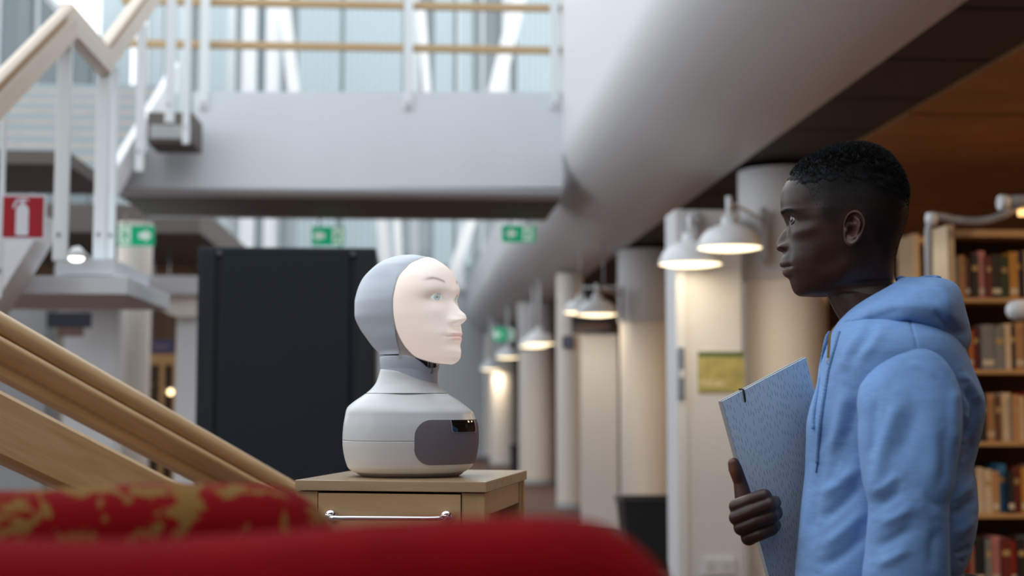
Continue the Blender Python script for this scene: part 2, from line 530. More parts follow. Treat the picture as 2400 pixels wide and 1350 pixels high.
# blue-grey notice strip on the pier corner
a = P(1590, 814, 9.2); b = P(1606, 932, 9.2)
ns = empty('notice_strip', ((a.x + b.x) / 2, 9.21, b.z), 0, 'narrow blue-grey notice on the corner of the pale pier', 'notice')
MB().box(-(b.x - a.x) / 2, (b.x - a.x) / 2, -0.004, 0.015, 0, a.z - b.z).build('plate', mat('notice_blue', (0.16, 0.21, 0.27), 0.5), ns)
MB().box(-(b.x - a.x) / 3, (b.x - a.x) / 3, -0.006, -0.004, (a.z - b.z) * .4, (a.z - b.z) * .55).build('text_block', M_PRINTW, ns)

# white display panel with navy sign board
e = empty('display_panel', (PX(1405, 14.3), 14.3, 0), 0, 'tall white display panel between slim and thick columns', 'panel')
hw = (PX(1449, 14.3) - PX(1362, 14.3)) / 2
zt = PZ(783, 14.3, 1400)
MB().box(-hw, hw, 0, 0.06, 0.03, zt, 0.01).build('board', M_WHITE, e)
for s in (-1, 1):
    MB().box(s * hw - 0.02, s * hw + 0.02, -0.12, 0.18, 0, 0.04).build('foot', M_STEEL, e)
a = P(1340, 742, 14.25); b = P(1436, 782, 14.25)
sg = empty('hanging_sign', ((a.x + b.x) / 2, 14.25, b.z), 0, 'dark navy hanging sign under a dome lamp, above the white display panel', 'sign')
MB().box(-(b.x - a.x) / 2, (b.x - a.x) / 2, 0, 0.03, 0, a.z - b.z, 0.004).build('board', M_NAVY, sg)
MB().box(-(b.x - a.x) / 2 * .8, (b.x - a.x) / 2 * .8, -0.003, 0.001, (a.z - b.z) * .35, (a.z - b.z) * .6).build('text_strip', mat('sign_brown', (0.16, 0.09, 0.07), 0.6, var=.5, vscale=40), sg)
for s in (-1, 1):
    MB().tube([(s * .12, .015, a.z - b.z), (s * .12, .015, 2.95 - b.z)], 0.006, 6).build('rod', M_STEEL, sg)
a = P(1328, 784, 16.9); b = P(1356, 812, 16.9)
sg = empty('column_sign', ((a.x + b.x) / 2, 17.40, b.z), 0, 'small dark blue sign fixed to the slim cream column', 'sign')
MB().box(-(b.x - a.x) / 2, (b.x - a.x) / 2, 0, 0.03, 0, a.z - b.z, 0.004).build('board', mat('blue_sign', (0.03, 0.04, 0.12), 0.4), sg)
MB().box(-(b.x - a.x) / 3, (b.x - a.x) / 3, -0.003, 0.001, (a.z - b.z) * .4, (a.z - b.z) * .55).build('text_strip', M_PRINTW, sg)
# oak door leaf and frame behind the second column
for px0, px1, Y, lab in ((1552, 1612, 17.2, 'tall oak door panel seen right of the thick column behind the bin'), (1268, 1302, 25.5, 'narrow oak door panel at the far columns')):
    e = empty('oak_panel', (PX((px0 + px1) / 2, Y), Y, 0), 0, lab, 'door panel')
    hw = (PX(px1, Y) - PX(px0, Y)) / 2
    MB().box(-hw, hw, 0, 0.06, 0, 2.92, 0.008).build('leaf', M_OAK, e)
    MB().box(-hw * .1, hw * .1, -0.02, 0.0, 0, 2.92, 0.004).build('moulding', M_OAK, e)
    MB().box(hw * .7, hw, -0.03, 0.0, 0, 2.92, 0.004).build('moulding', M_OAK, e)
# bins
def bin_(px0, px1, pyt, Y, hgt, label, cat='bin'):
    x0, x1 = PX(px0, Y), PX(px1, Y); zt = PZ(pyt, Y, px0)
    hgt = zt
    e = empty('waste_bin', ((x0 + x1) / 2, Y, 0), 0, label, cat)
    w = (x1 - x0) / 2
    def ring(s, z): return [(-w * s, -w * s * .8, z), (w * s, -w * s * .8, z), (w * s, w * s * .8, z), (-w * s, w * s * .8, z)]
    mb = MB(); mb.grid([ring(.78, 0), ring(1, zt), ring(.94, zt), ring(.75, 0.02)], True, False, True, smooth=False)
    mb.build('body', M_BLACK, e)
    mb = MB(); mb.grid([ring(1.0, zt - .03), ring(1.04, zt - .03), ring(1.04, zt), ring(.97, zt + .005), ring(.93, zt - .01)], True, smooth=False)
    mb.build('rim', M_BLACK, e)
bin_(1450, 1600, 1166, 11.3, 0, 'large black tapered waste bin in front of the thick cream column')
bin_(1196, 1222, 1042, 24, 0, 'small distant black bin between the far columns')

# ================================================================ dome lamps on brackets
def dome_lamp(px, py, Y, r, ax, ay, zup, label, power=14.0):
    c = P(px, py, Y)
    hang = Y > 18
    if hang:
        t_ = math.acos(max(-1, min(1, (2.16 - c.x) / .9))); zup = (3.52 - .6 * math.sin(t_) if c.x < 2.16 else 2.92) - c.z - r - .005
    e = empty('dome_lamp', c, 0, label, 'lamp', 'white dome lamps along the aisle')
    prof = [(r, 0), (r * 1.0, r * .05), (r * .97, r * .16), (r * .88, r * .36), (r * .70, r * .56), (r * .46, r * .68), (r * .26, r * .74), (r * .24, r * .98), (r * .10, r * 1.0)]
    inner = [(q * .96, z - .008 if i else 0.004) for i, (q, z) in enumerate(prof[:6])][::-1]
    MB().lathe(prof + [(0.001, r * 1.0)], n=40).build('shade', M_LAMPW, e)
    MB().lathe([(0.001, -r * .10), (r * .4, -r * .085), (r * .75, -r * .045), (r * .955, r * .01)], n=40).build('diffuser', M_LAMPGLOW, e)
    MB().tube([(0, 0, r * .9), (0, 0, r * 1.0 + zup)], r * .1, 12).build('stem', M_LAMPW, e)
    if hang:
        MB().lathe([(.05, r + zup - .02), (.05, r + zup), (.001, r + zup)], n=16).build('bracket', M_LAMPW, e)
    if not hang:
        MB().tube([(0, 0, r + zup - .03), (ax, ay, r + zup - .03)], r * .055, 10).build('arm', M_LAMPW, e)
        MB().box(ax - .02, ax + .02, ay - .05, ay + .02, r + zup - .3, r + zup + .05, 0.006).build('bracket', M_GREYWALL, e)
    ld = bpy.data.lights.new('lamp_light', 'AREA'); ld.shape = 'DISK'; ld.size = r * 1.8
    ld.energy = power; ld.color = (1.0, 0.83, 0.62)
    lo = bpy.data.objects.new('lamp_light', ld); link(lo, e); lo.location = (0, 0, -r * .14)
    return e
dome_lamp(1710, 582, 8.45, .196, .42, .86, .12, 'nearest white dome lamp, glowing warm, just left of the man', 6)
dome_lamp(1618, 620, 8.98, .203, .10, .27, .12, 'white dome lamp overlapped by the nearest one, lower and farther left', 1.2)
dome_lamp(1399, 738, 13.6, .200, .38, .95, .10, 'white dome lamp above the navy hanging sign', 6)
dome_lamp(1363, 733, 14.9, .195, .40, -.1, .10, 'white dome lamp half hidden behind the lamp over the navy sign', 5)
dome_lamp(1264, 806, 19.5, .225, .3, .3, .10, 'white dome lamp over the middle of the aisle, above the cart corner', 8)
dome_lamp(1250, 812, 20.6, .22, .3, .3, .10, 'white dome lamp just behind the one above the cart corner', 8)
dome_lamp(1190, 838, 25, .22, .3, .3, .10, 'distant white dome lamp under the small far exit sign', 10)
dome_lamp(1150, 866, 29, .22, .3, .3, .10, 'farthest white dome lamp, right of the robot chin', 10)

# ================================================================ left background under the gallery
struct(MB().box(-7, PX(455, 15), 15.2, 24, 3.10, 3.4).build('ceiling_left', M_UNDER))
struct(MB().box(-7, PX(455, 19), 19, 19.2, 0, 3.10).build('wall_recess', M_BROWNWALL))
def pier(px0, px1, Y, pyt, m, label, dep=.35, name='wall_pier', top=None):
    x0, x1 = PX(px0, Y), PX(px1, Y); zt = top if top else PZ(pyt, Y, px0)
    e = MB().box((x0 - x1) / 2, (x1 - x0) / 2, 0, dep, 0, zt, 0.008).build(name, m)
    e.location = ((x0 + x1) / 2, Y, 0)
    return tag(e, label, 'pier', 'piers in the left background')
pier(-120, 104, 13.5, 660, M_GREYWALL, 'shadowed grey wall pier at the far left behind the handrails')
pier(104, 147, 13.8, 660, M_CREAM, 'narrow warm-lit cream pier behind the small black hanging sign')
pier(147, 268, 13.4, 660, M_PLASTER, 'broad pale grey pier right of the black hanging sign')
x = PX(309, 14.4)
e = empty('column', (x, 14.4, 0), 0, 'cream column left of the wooden door, behind the handrail', 'column', 'round columns along the aisle')
MB().lathe([(.17, 0), (.17, 3.1)], n=32).build('shaft', M_CREAM, e)
MB().lathe([(.18, 0), (.18, .08), (.17, .085)], n=32).build('plinth', M_GREYWALL, e)
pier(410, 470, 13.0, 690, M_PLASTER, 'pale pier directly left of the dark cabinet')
# white beams over the piers
for (a, b, c, d, Y, dep, lab, m) in ((20, 300, 655, 692, 12.4, 1.2, 'lower white beam over the pale piers', M_WHITE), (300, 470, 645, 690, 12.8, 1.0, 'white beam joining the dark cabinet top', M_PLASTER)):
    p = P(a, c, Y); q = P(b, d, Y)
    o = MB().box((p.x - q.x) / 2, (q.x - p.x) / 2, 0, dep, 0, p.z - q.z, 0.01).build('cross_beam', m)
    o.location = ((p.x + q.x) / 2, Y, q.z)
    tag(o, lab, 'beam', 'white beams on the left')
# flared head of the pale pier
p = [P(300, 692, 12.9), P(460, 692, 12.9), P(460, 742, 12.9), P(410, 742, 12.9)]
mb = MB(); ox = p[0]
mb.prism([(q.x - ox.x, q.z - p[2].z) for q in p], 1, 0, .09)
o = mb.build('flared_bracket', M_CREAM); o.location = (ox.x, 12.9, p[2].z)
tag(o, 'cream flared bracket under the white beam, beside the dark cabinet', 'bracket')
# black hanging sign
p = P(110, 732, 11.5); q = P(213, 768, 11.5)
sg = empty('hanging_sign', ((p.x + q.x) / 2, 11.5, q.z), 0, 'black hanging sign in front of the pale pier on the left', 'sign')
MB().box((p.x - q.x) / 2, (q.x - p.x) / 2, 0, .03, 0, p.z - q.z, .004).build('board', M_NAVY, sg)
MB().box((p.x - q.x) / 4, (q.x - p.x) / 3, .002, .02, -.07, 0).build('lower_plate', mat('sign_brown', (0.16, 0.09, 0.07), 0.6), sg)
for s in (-1, 1):
    MB().tube([(s * .12, .015, p.z - q.z), (s * .12, .015, PZ(690, 11.5, 160) - q.z + .3)], 0.006, 6).build('rod', M_STEEL, sg)
# wooden glazed door in the recess
p = P(342, 830, 16.5); q = P(412, 1100, 16.5)
e = empty('glazed_door', ((p.x + q.x) / 2, 16.5, 0), 0, 'brown glazed wooden door in the dark recess left of the cabinet', 'door')
hw = (q.x - p.x) / 2
MB().box(-hw, -hw * .72, 0, .06, 0, p.z, .005).build('stile', M_OAK, e)
MB().box(hw * .72, hw, 0, .06, 0, p.z, .005).build('stile', M_OAK, e)
MB().box(-.02, .03, 0, .06, 0, p.z, .005).build('stile', M_OAK, e)
MB().box(-hw, hw, 0.005, .055, p.z - .12, p.z).build('rail', M_OAK, e)
MB().box(-hw, hw, 0.005, .055, 0, .35).build('rail', M_OAK, e)
MB().box(-hw * .74, hw * .74, .025, .035, .3, p.z - .1).build('pane', mat('dark_glass', (0.05, 0.025, 0.012), 0.08), e)
p = P(345, 798, 15.6); q = P(405, 826, 15.6)
sg = empty('door_sign', ((p.x + q.x) / 2, 15.6, q.z), 0, 'dark blue sign hanging above the brown glazed door', 'sign')
MB().box((p.x - q.x) / 2, (q.x - p.x) / 2, 0, .03, 0, p.z - q.z, .004).build('board', mat('blue_sign', (0.03, 0.04, 0.12), 0.4), sg)
MB().box((p.x - q.x) / 3, (q.x - p.x) / 3, -.002, .001, (p.z - q.z) * .35, (p.z - q.z) * .6).build('text_strip', mat('sign_brown', (0.16, 0.09, 0.07), 0.6), sg)
for s in (-1, 1):
    MB().tube([(s * .08, .015, p.z - q.z), (s * .08, .015, 3.1 - q.z)], 0.006, 6).build('rod', M_STEEL, sg)
# globe lamps beside the door
for px, py, col, lab in ((341, 914, (1.0, .70, .55), 'small pinkish globe lamp left of the brown glazed door'), (400, 919, (1.0, .72, .32), 'small amber globe lamp right of the brown glazed door')):
    c = P(px, py, 15.9 if px < 380 else 16.2)
    e = empty('globe_lamp', c, 0, lab, 'lamp')
    mb = MB(); mb.lathe([(.001, -.035), (.02, -.03), (.034, -.008), (.034, .008), (.02, .03), (.001, .035)], n=16)
    mb.build('globe', mat('globe_%d' % px, (.9, .8, .7), .4, emit=col, estr=4.0), e)
    MB().tube([(0, 0, .03), (0, .12, .06), (0, .6 if px < 380 else .3, .06)], .008, 6).build('bracket', M_STEEL, e)
# small bright spot lamp below the landing
c = P(179, 603, 6.72)
e = empty('spot_lamp', c, 0, 'small bright oval spot lamp between the stair posts', 'lamp')
mb = MB(); mb.lathe([(.001, -.004), (.032, -.004), (.038, .004), (.034, .03), (.02, .045), (.001, .048)], n=20)
mb.build('housing', M_LAMPW, e)
MB().lathe([(.001, -.022), (.02, -.020), (.032, -.012), (.036, -.003)], n=20).build('lens', mat('spot_glow', (1, .95, .9), .4, emit=(1, .92, .82), estr=4.0), e)
MB().tube([(0, 0, .045), (0, .03, .05), (0, .30, .02)], .008, 8).build('stem', M_STEEL, e)

# ================================================================ staircase on the left
st = empty('staircase', (-2.4, 7.0, 0), 0, 'white steel staircase with birch treads and handrails on the left', 'staircase')
def S(p): return Vector(p) - st.location
M_TREAD = mat('tread_wood', (0.46, 0.41, 0.37), .6, var=.08, vscale=8)
M_RISER = mat('riser_grey', (0.30, 0.36, 0.39), .6)
for k in range(9):
    Y = 11.0 + .285 * k; z = 2.99 + .152 * k
    MB().box(-1.55, .08, Y - 7, Y - 7 + .30, z - .05, z).build('tread', M_TREAD, st)
    MB().box(-1.55, .08, Y - 7 + .26, Y - 7 + .28, z, z + .11).build('riser', M_RISER, st)
MB().box(-1.6, .08, 2.6, 4.02, 2.90, 2.99).build('landing', M_UNDER, st)
# stringer beside the upper flight
mb = MB(); mb.prism([(3.9, 2.85), (6.6, 4.29), (6.6, 4.55), (3.9, 3.10)], 0, .08, .14); mb.build('stringer', M_WHITE, st)
# intermediate landing slabs, with the white underside panel of the lower flight
def pxbox(a, b, c, d, Y, dep):
    p = P(a, c, Y); q = P(b, d, Y)
    return MB().box(p.x + 2.4, q.x + 2.4, Y - 7, Y - 7 + dep, q.z, p.z, .006)
pxbox(-160, 298, 645, 690, 6.9, 1.2).build('landing', M_BRIDGE, st)
pxbox(130, 268, 606, 645, 6.95, .9).build('landing_kerb', M_BRIDGE, st)
mb = MB()
q = [P(-60, 500, 6.6), P(96, 500, 6.6), P(80, 562, 6.6), P(0, 690, 6.6), P(-60, 780, 6.6)]
mb.prism([(S(v).x, S(v).z) for v in q], 1, -.4, -.1); mb.build('stringer', M_WHITE, st)

def bar(p0, p1, h, t, name, m, groove=True, part=None):
    """handrail board: grain along its length; local x runs along the board"""
    p0 = S(p0); p1 = S(p1); d = p1 - p0; n = d.length; d.normalize()
    yv = Vector((0, 0, 1)).cross(d).normalized(); zv = d.cross(yv)
    mb = MB()
    if groove:
        prof = [(-t / 2, -h / 2), (t / 2, -h / 2), (t / 2, h * .30), (t * .42, h * .38), (t * .2, h * .36), (t * .2, h * .46), (0, h / 2), (-t * .3, h / 2), (-t / 2, h * .42),
                (-t / 2, h * .30), (-t * .38, h * .27), (-t * .38, h * .2), (-t / 2, h * .17)]
    else:
        c = min(h, t) * .2
        prof = [(-t / 2, -h / 2 + c), (-t / 2 + c, -h / 2), (t / 2 - c, -h / 2), (t / 2, -h / 2 + c), (t / 2, h / 2 - c), (t / 2 - c, h / 2), (-t / 2 + c, h / 2), (-t / 2, h / 2 - c)]
    mb.grid([[(x, a, b) for a, b in prof] for x in np.linspace(0, n, 6)], True, True, True, smooth=False)
    o = mb.build(name, m, part or st)
    o.matrix_local = Matrix(((d.x, yv.x, zv.x, p0.x), (d.y, yv.y, zv.y, p0.y), (d.z, yv.z, zv.z, p0.z), (0, 0, 0, 1)))
    if groove:
        MB().box(0.02, n - .1, -t * .5 - .002, -t * .5 + .003, h * .22, h * .34).build('groove_strip', mat('groove_brown', (.36, .19, .07), .5), o)  # brown strip laid along the rail groove
    return o
bar(P(-60, 275, 5.6), P(160, 48, 6.5), .15, .07, 'handrail', M_BIRCHP)
bar(P(156, 45, 6.5), P(246, 145, 7.2), .15, .07, 'handrail', M_BIRCHP, False)
bar(P(236, 140, 7.2), P(370, -40, 8.6), .15, .07, 'handrail', M_BIRCHP)
def post(px0, py0, px1, py1, Y, w=.03):
    a = S(P(px0, py0, Y)); b = S(P(px1, py1, Y))
    mb = MB(); s = w
    b.x = a.x = (a.x + b.x) / 2
    mb.box(a.x - s, a.x + s, a.y - s * .5, a.y + s * .5, b.z, a.z, .006)
    o = mb.build('post', M_POST, st)
    mb = MB(); mb.tube([(a.x - s * .2, a.y - s * .5 - .006, b.z + .12), (a.x - s * .2, a.y, b.z + .12)], .010, 10); mb.build('bolt', M_STEEL, o)
post(154, 85, 141, 612, 6.5, .032)
post(243, 180, 234, 606, 7.2, .032)
post(268, 160, 262, 606, 7.5, .020)
post(4, 270, 4, 700, 6.2, .012)
post(332, 60, 328, 402, 8.6, .026)
post(402, -60, 399, 288, 9.4, .030)
post(440, -60, 438, 338, 10.2, .024)
# dark soffit of the small upper landing seen left of the bridge
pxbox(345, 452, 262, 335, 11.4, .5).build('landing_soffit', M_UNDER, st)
pxbox(352, 446, 292, 325, 11.38, .02).build('soffit_panel', M_GREYWALL, st)
# lower flight: two heavy birch handrails
def rail_round(p0, p1, h, t):
    p0 = S(p0); p1 = S(p1); d = p1 - p0; n = d.length; d.normalize()
    yv = Vector((0, 0, 1)).cross(d).normalized(); zv = d.cross(yv)
    prof = []
    # rounded moulded handrail: upper half-round, shallow groove, lower round, then a flat board beneath
    for ang in np.linspace(90, 180 + 30, 9):
        prof.append((t * .34 * math.cos(math.radians(ang)) - t * .05, h * .22 + h * .26 * math.sin(math.radians(ang))))
    prof += [(-t * .30, h * .06)]
    for ang in np.linspace(110, 250, 9):
        prof.append((t * .46 * math.cos(math.radians(ang)) - t * .04, -h * .11 + h * .18 * math.sin(math.radians(ang))))
    prof += [(-t * .16, -h * .30), (-t * .16, -h * .5), (t * .2, -h * .5), (t * .2, -h * .3), (t * .45, -h * .2), (t * .45, h * .3), (t * .25, h * .47)]
    mb = MB(); mb.grid([[(x, a, b) for a, b in prof] for x in np.linspace(0, n, 6)], True, True, True)
    o = mb.build('handrail', M_BIRCH, st)
    o.data.set_sharp_from_angle(angle=math.radians(40))
    o.matrix_local = Matrix(((d.x, yv.x, zv.x, p0.x), (d.y, yv.y, zv.y, p0.y), (d.z, yv.z, zv.z, p0.z), (0, 0, 0, 1)))
    return o
def ext(a, b, k): return a + (a - b) * k
ra, rb = P(-160, 720, 2.9), P(760, 1228, 4.1)
ra = ext(ra, rb, .75)
rail_round(ra, rb, .125, .11)
la_, lb_ = P(-200, 905, 2.75), P(470, 1232, 3.5)
la_ = ext(la_, lb_, .9)
bar(la_, lb_, .128, .05, 'handrail', M_BIRCH, False)
for q in (rb + (ra - rb) * .04, lb_ + (la_ - lb_) * .05, ra + (rb - ra) * .06, la_ + (lb_ - la_) * .06):
    v = S(q)
    MB().box(v.x - .03, v.x + .03, v.y - .02, v.y + .02, 0, v.z - .03, .005).build('newel_post', M_POST, st)

# fire extinguisher sign
p = P(3, 455, 6.1); q = P(106, 562, 6.1)
fs = empty('extinguisher_sign', ((p.x + q.x) / 2, 6.1, q.z), 0, 'red square sign with white fire extinguisher symbol at left edge', 'sign')
w = (q.x - p.x) / 2; h = p.z - q.z
MB().box(-w, w, 0, .006, 0, h).build('plate', M_PRINTW, fs)
MB().box(-w * .90, w * .90, -.0015, 0, h * .05, h * .95).build('red_field', M_RED, fs)
def shp(pts, nm='extinguisher_mark'):
    MB().prism([((x * 2 - 1) * w, z * h) for x, z in pts], 1, -.003, -.0015).build(nm, M_PRINTW, fs)
shp([(.34, .12), (.36, .09), (.60, .09), (.62, .12), (.62, .66), (.60, .72), (.54, .78), (.42, .78), (.36, .72), (.34, .66)])
shp([(.43, .79), (.53, .79), (.53, .86), (.43, .86)])
shp([(.40, .87), (.56, .87), (.62, .83), (.60, .90), (.50, .915), (.40, .90)])
shp([(.40, .90), (.34, .88), (.29, .80), (.26, .70), (.30, .69), (.33, .78), (.37, .84), (.42, .865)])

# ================================================================ dark cabinet in the middle
cb = empty('dark_cabinet', (PX(668, 7.0), 7.0, 0), 0, 'tall blue-black cabinet standing behind the robot', 'cabinet')
hw = (PX(880, 7) - PX(458, 7)) / 2; zt = PZ(578, 7, 668)
M_CAB = mat('cabinet_navy', (0.010, 0.014, 0.022), .5, bump=.05, bscale=80)
MB().box(-hw, hw, .03, .6, 0, zt, .006).build('body', M_CAB, cb)
MB().box(-hw * .72, hw * .70, .005, .03, .08, zt - .012, .004).build('door', mat('cabinet_door', (0.013, 0.020, 0.029), .5, spec=.3), cb)
MB().box(-hw * .98, -hw * .80, .012, .03, .08, zt - .012, .004).build('side_strip', M_CAB, cb)
MB().box(hw * .78, hw * .98, .012, .03, .08, zt - .012, .004).build('side_strip', M_CAB, cb)
for s in (-.76, .74):
    MB().tube([(hw * s, .028, zt - .03), (hw * s, .010, zt - .03)], .014, 12).build('hinge', mat('hinge_grey', (.10, .11, .12), .4), cb)
MB().box(-hw * .96, hw * .96, .05, .58, -.0, .05).build('plinth', M_BLACK, cb)
# ================================================================ birch cart with drawer
CART_D = 2.47
ct_dir = Vector((ray(1800, 940).x, ray(1800, 940).y, 0)).normalized()     # depth direction of the cart
ct_right = Vector((ct_dir.y, -ct_dir.x, 0))
d = ray(915, 1127); corner = CAM + d * (CART_D / d.dot(FWD))               # middle of the front top edge
ZT = corner.z
ct = empty('drawer_cart', (corner.x, corner.y, 0), math.atan2(ct_right.y, ct_right.x), 'birch wood cart with chrome drawer handle, under the robot', 'cart')
def on_cart(px, py, y=0.0):
    """local cart coordinates of a picture point on the plane at local depth y"""
    d = ray(px, py)
    o = Vector((corner.x, corner.y, 0)) + ct_dir * y
    t = (o - Vector((CAM.x, CAM.y, 0))).dot(ct_dir) / Vector((d.x, d.y, 0)).dot(ct_dir)
    q = CAM + d * t
    r = q - Vector((corner.x, corner.y, 0))
    return Vector((r.dot(ct_right), y, q.z))
xl = on_cart(691, 1127).x; xr = on_cart(1140, 1127).x
tt = ZT - on_cart(915, 1152).z
# depth from the back right corner
dd = ray(1228, 1102); tq = (ZT - CAM.z) / dd.z; qq = CAM + dd * tq
dep = (qq - Vector((corner.x, corner.y, 0))).dot(ct_dir)
M_CART = wood('cart_birch', (0.52, 0.33, 0.155), (0.62, 0.42, 0.22), 0, 10, .32, .4)
M_CARTV = wood('cart_birch_upright', (0.50, 0.31, 0.14), (0.60, 0.40, 0.20), 2, 10, .4, .2)
# glossy top with faint worn cloudy marks
mt = wood('cart_top', (0.46, 0.31, 0.17), (0.60, 0.43, 0.26), 0, 12, .22, .5)
MB().box(xl, xr, 0, dep, ZT - tt, ZT, .002).build('top', mt, ct)
zb_ = ZT - tt
fx = on_cart(1080, 1200).x
MB().box(fx, xr - .004, .006, .05, .12, zb_ - .0015, .002).build('front_post', M_CARTV, ct)
MB().box(xl + .002, xl + .04, .006, .05, .12, zb_ - .0015, .002).build('front_post', M_CARTV, ct)
MB().box(xl + .004, xl + .025, .05, dep - .004, .12, zb_ - .0015, .002).build('side_panel', M_CARTV, ct)
MB().box(xl + .004, xr - .004, dep - .05, dep - .02, .12, zb_ - .0015, .002).build('back_panel', M_CARTV, ct)
MB().box(xr - .06, xr - .004, dep - .058, dep - .004, .12, zb_ - .0015, .002).build('rear_post', M_CARTV, ct)
MB().box(xr - .03, xr - .006, .05, dep - .058, zb_ - .042, zb_ - .0015, .002).build('side_rail', M_CART, ct)
MB().box(xl + .02, xr - .02, .05, dep - .05, .40, .42, .002).build('shelf', M_CART, ct)
MB().box(xl + .02, xr - .02, .05, dep - .05, .12, .14, .002).build('shelf', M_CART, ct)
MB().box(fx - .02, fx, .05, dep - .05, .42, zb_ - .002, .001).build('divider', M_CARTV, ct)
MB().tube([(xr - .06, dep * .55, zb_ - .0035), (xr - .06, dep * .55, zb_ - .001)], .006, 12).build('screw', M_STEEL, ct)
dz = on_cart(760, 1330).z
dr = MB().box(xl + .042, fx - .001, .003, .022, dz, zb_ - .004, .0015).build('drawer', M_CART, ct)
MB().box(xl + .042, fx - .001, .003, .022, .16, dz - .004, .0015).build('door', M_CART, ct)
M_CHROME = mat('chrome', (0.80, 0.80, 0.82), .07, metal=1.0)
ha = on_cart(776, 1209); hb = on_cart(1047, 1211)
mb = MB()
hx = np.linspace(0, 1, 9)
pts = [(ha.x, .003, ha.z), (ha.x + .002, -.012, ha.z - .001), (ha.x + .008, -.021, ha.z - .0015), (ha.x + .02, -.023, ha.z - .002)] + [(ha.x + (hb.x - ha.x) * k, -.023, ha.z - .002 + (hb.z - ha.z) * k) for k in (.2, .35, .5, .65, .8)] + [(hb.x - .02, -.023, hb.z - .002), (hb.x - .008, -.021, hb.z - .0015), (hb.x - .002, -.012, hb.z - .001), (hb.x, .003, hb.z)]
mb.tube(crom(pts, 80), .0046, 14)
hd = mb.build('handle', M_CHROME, dr)
for q in (ha, hb):
    mb = MB(); mb.lathe([(.0005, -.012), (.0085, -.0115), (.0112, -.007), (.0118, -.0015), (.0118, 0)], n=28)
    r_ = mb.build('handle_rosette', M_CHROME, dr, (q.x, .003, q.z)); r_.rotation_euler = (-math.pi / 2, 0, 0)
    for k in (0,):
        pass
for sx in (xl + .03, xr - .03):
    for sy in (.035, dep - .035):
        mb = MB(); mb.tube([(sx, sy, .12), (sx, sy, .085)], .008, 10); w_ = mb.build('caster', M_STEEL, ct)
        mb = MB(); mb.tube([(sx - .012, sy, .045), (sx + .012, sy, .045)], .045, 20); mb.build('wheel', M_BLACK, w_)

# ================================================================ social robot bust
RB = Frame(962, 2.66)
zr = RB(962, 1117.5, -.03).z
rob = empty('robot_bust', (RB.o.x, RB.o.y, ZT), RB.rot, 'white tabletop robot bust with glowing projected human face', 'robot')
def rl(px, py, w=0.0):
    q = RB(px, py, w); return Vector((q.x, q.y, q.z - ZT))
M_RW = mat('robot_white', (0.74, 0.765, 0.785), .32, subsurf=0.0, coat=.1)
M_RL = mat('robot_white_lower', (0.72, 0.73, 0.735), .35)
M_RG = mat('robot_grey', (0.58, 0.65, 0.74), .40)
M_RF = mat('robot_foot_taupe', (0.26, 0.215, 0.20), .55)
M_RP = mat('robot_speaker_cloth', (0.185, 0.165, 0.20), .8, bump=.35, bscale=900, var=.07, vscale=700)
M_SEAM = mat('robot_seam', (0.22, 0.26, 0.29), .6)
def body_rows(outl, n=96, nrow=None, squash=.86, ex=2.25, off=0.0):
    """outl: (py, px_left, px_right) from top to bottom; returns rings of points (superellipse)"""
    outl = np.array(outl, float)
    ys = outl[:, 0]
    yy = np.linspace(ys[0], ys[-1], nrow) if nrow else ys
    lx = pchip(ys, outl[:, 1], yy); rx = pchip(ys, outl[:, 2], yy)
    rows = []
    for y, a, b in zip(yy, lx, rx):
        p = rl(a, y); q = rl(b, y)
        c = (p + q) / 2; hw = (q.x - p.x) / 2 + off
        ring = []
        for k in range(n):
            t = 2 * math.pi * k / n
            cs, sn = math.cos(t), math.sin(t)
            ring.append((c.x + hw * math.copysign(abs(cs) ** (2 / ex), cs), c.y + hw * squash * math.copysign(abs(sn) ** (2 / ex), sn), c.z))
        rows.append(ring)
    return rows
# the robot is turned: front about 54 degrees to the right; rings are nearly round
foot = [(1105, 832, 1088), (1110, 838, 1083), (1114, 846, 1077), (1117.6, 853, 1070)]
MB().grid(body_rows(foot), True, True, True).build('foot', M_RF, rob)
lower = [(1031.4, 803, 1120), (1042, 803.2, 1119.5), (1053, 804.3, 1118), (1066, 806.5, 1115.8), (1077, 809, 1113), (1087, 812.3, 1109), (1093, 814.5, 1105.5), (1098, 818.5, 1099.5), (1103, 825.5, 1092), (1105.5, 831, 1087)]
MB().grid(body_rows(lower, nrow=40), True, True, True).build('lower_shell', M_RL, rob)
upper = [(923, 856, 1049.5), (930, 846, 1061), (938, 834, 1074), (945, 824.5, 1083), (951, 817.5, 1091), (956, 813.6, 1097.5), (961, 811.4, 1103.5), (967, 810, 1108.5), (973, 809, 1111), (982, 807.3, 1114.5), (993, 805.5, 1118),
         (1004, 804.2, 1119.6), (1018, 803.2, 1120.2), (1030.6, 802.9, 1120.2)]
MB().grid(body_rows(upper, nrow=60), True, True, True).build('upper_shell', M_RW, rob)
for yy, a, b in ((1031, 803.6, 1119.4), (922.3, 857.6, 1048)):
    MB().grid(body_rows([(yy - 1.0, a, b), (yy + 1.0, a, b)], off=-.0004), True, True, True).build('seam', M_SEAM, rob)
def slanted(lc, rc, n=96, nrow=24, dep=.92):
    """rings between a left and a right outline curve (picture points, top to bottom)"""
    lc = crom(np.array(lc, float), nrow); rc = crom(np.array(rc, float), nrow)
    rows = []
    for (a_, b_), (c_, d_) in zip(lc, rc):
        p = rl(a_, b_); q = rl(c_, d_); m = (p + q) / 2; hv = (q - p) / 2; dy = hv.length * dep
        rows.append([(m.x + hv.x * math.cos(t), m.y + dy * math.sin(t), m.z + hv.z * math.cos(t)) for t in np.linspace(0, 2 * math.pi, n, endpoint=False)])
    return rows
rows = slanted([(891, 866), (886, 884), (879, 900), (868, 913), (857.6, 921.8)], [(1020.5, 882.5), (1025, 898), (1031, 906), (1039, 914), (1048.4, 921.8)])
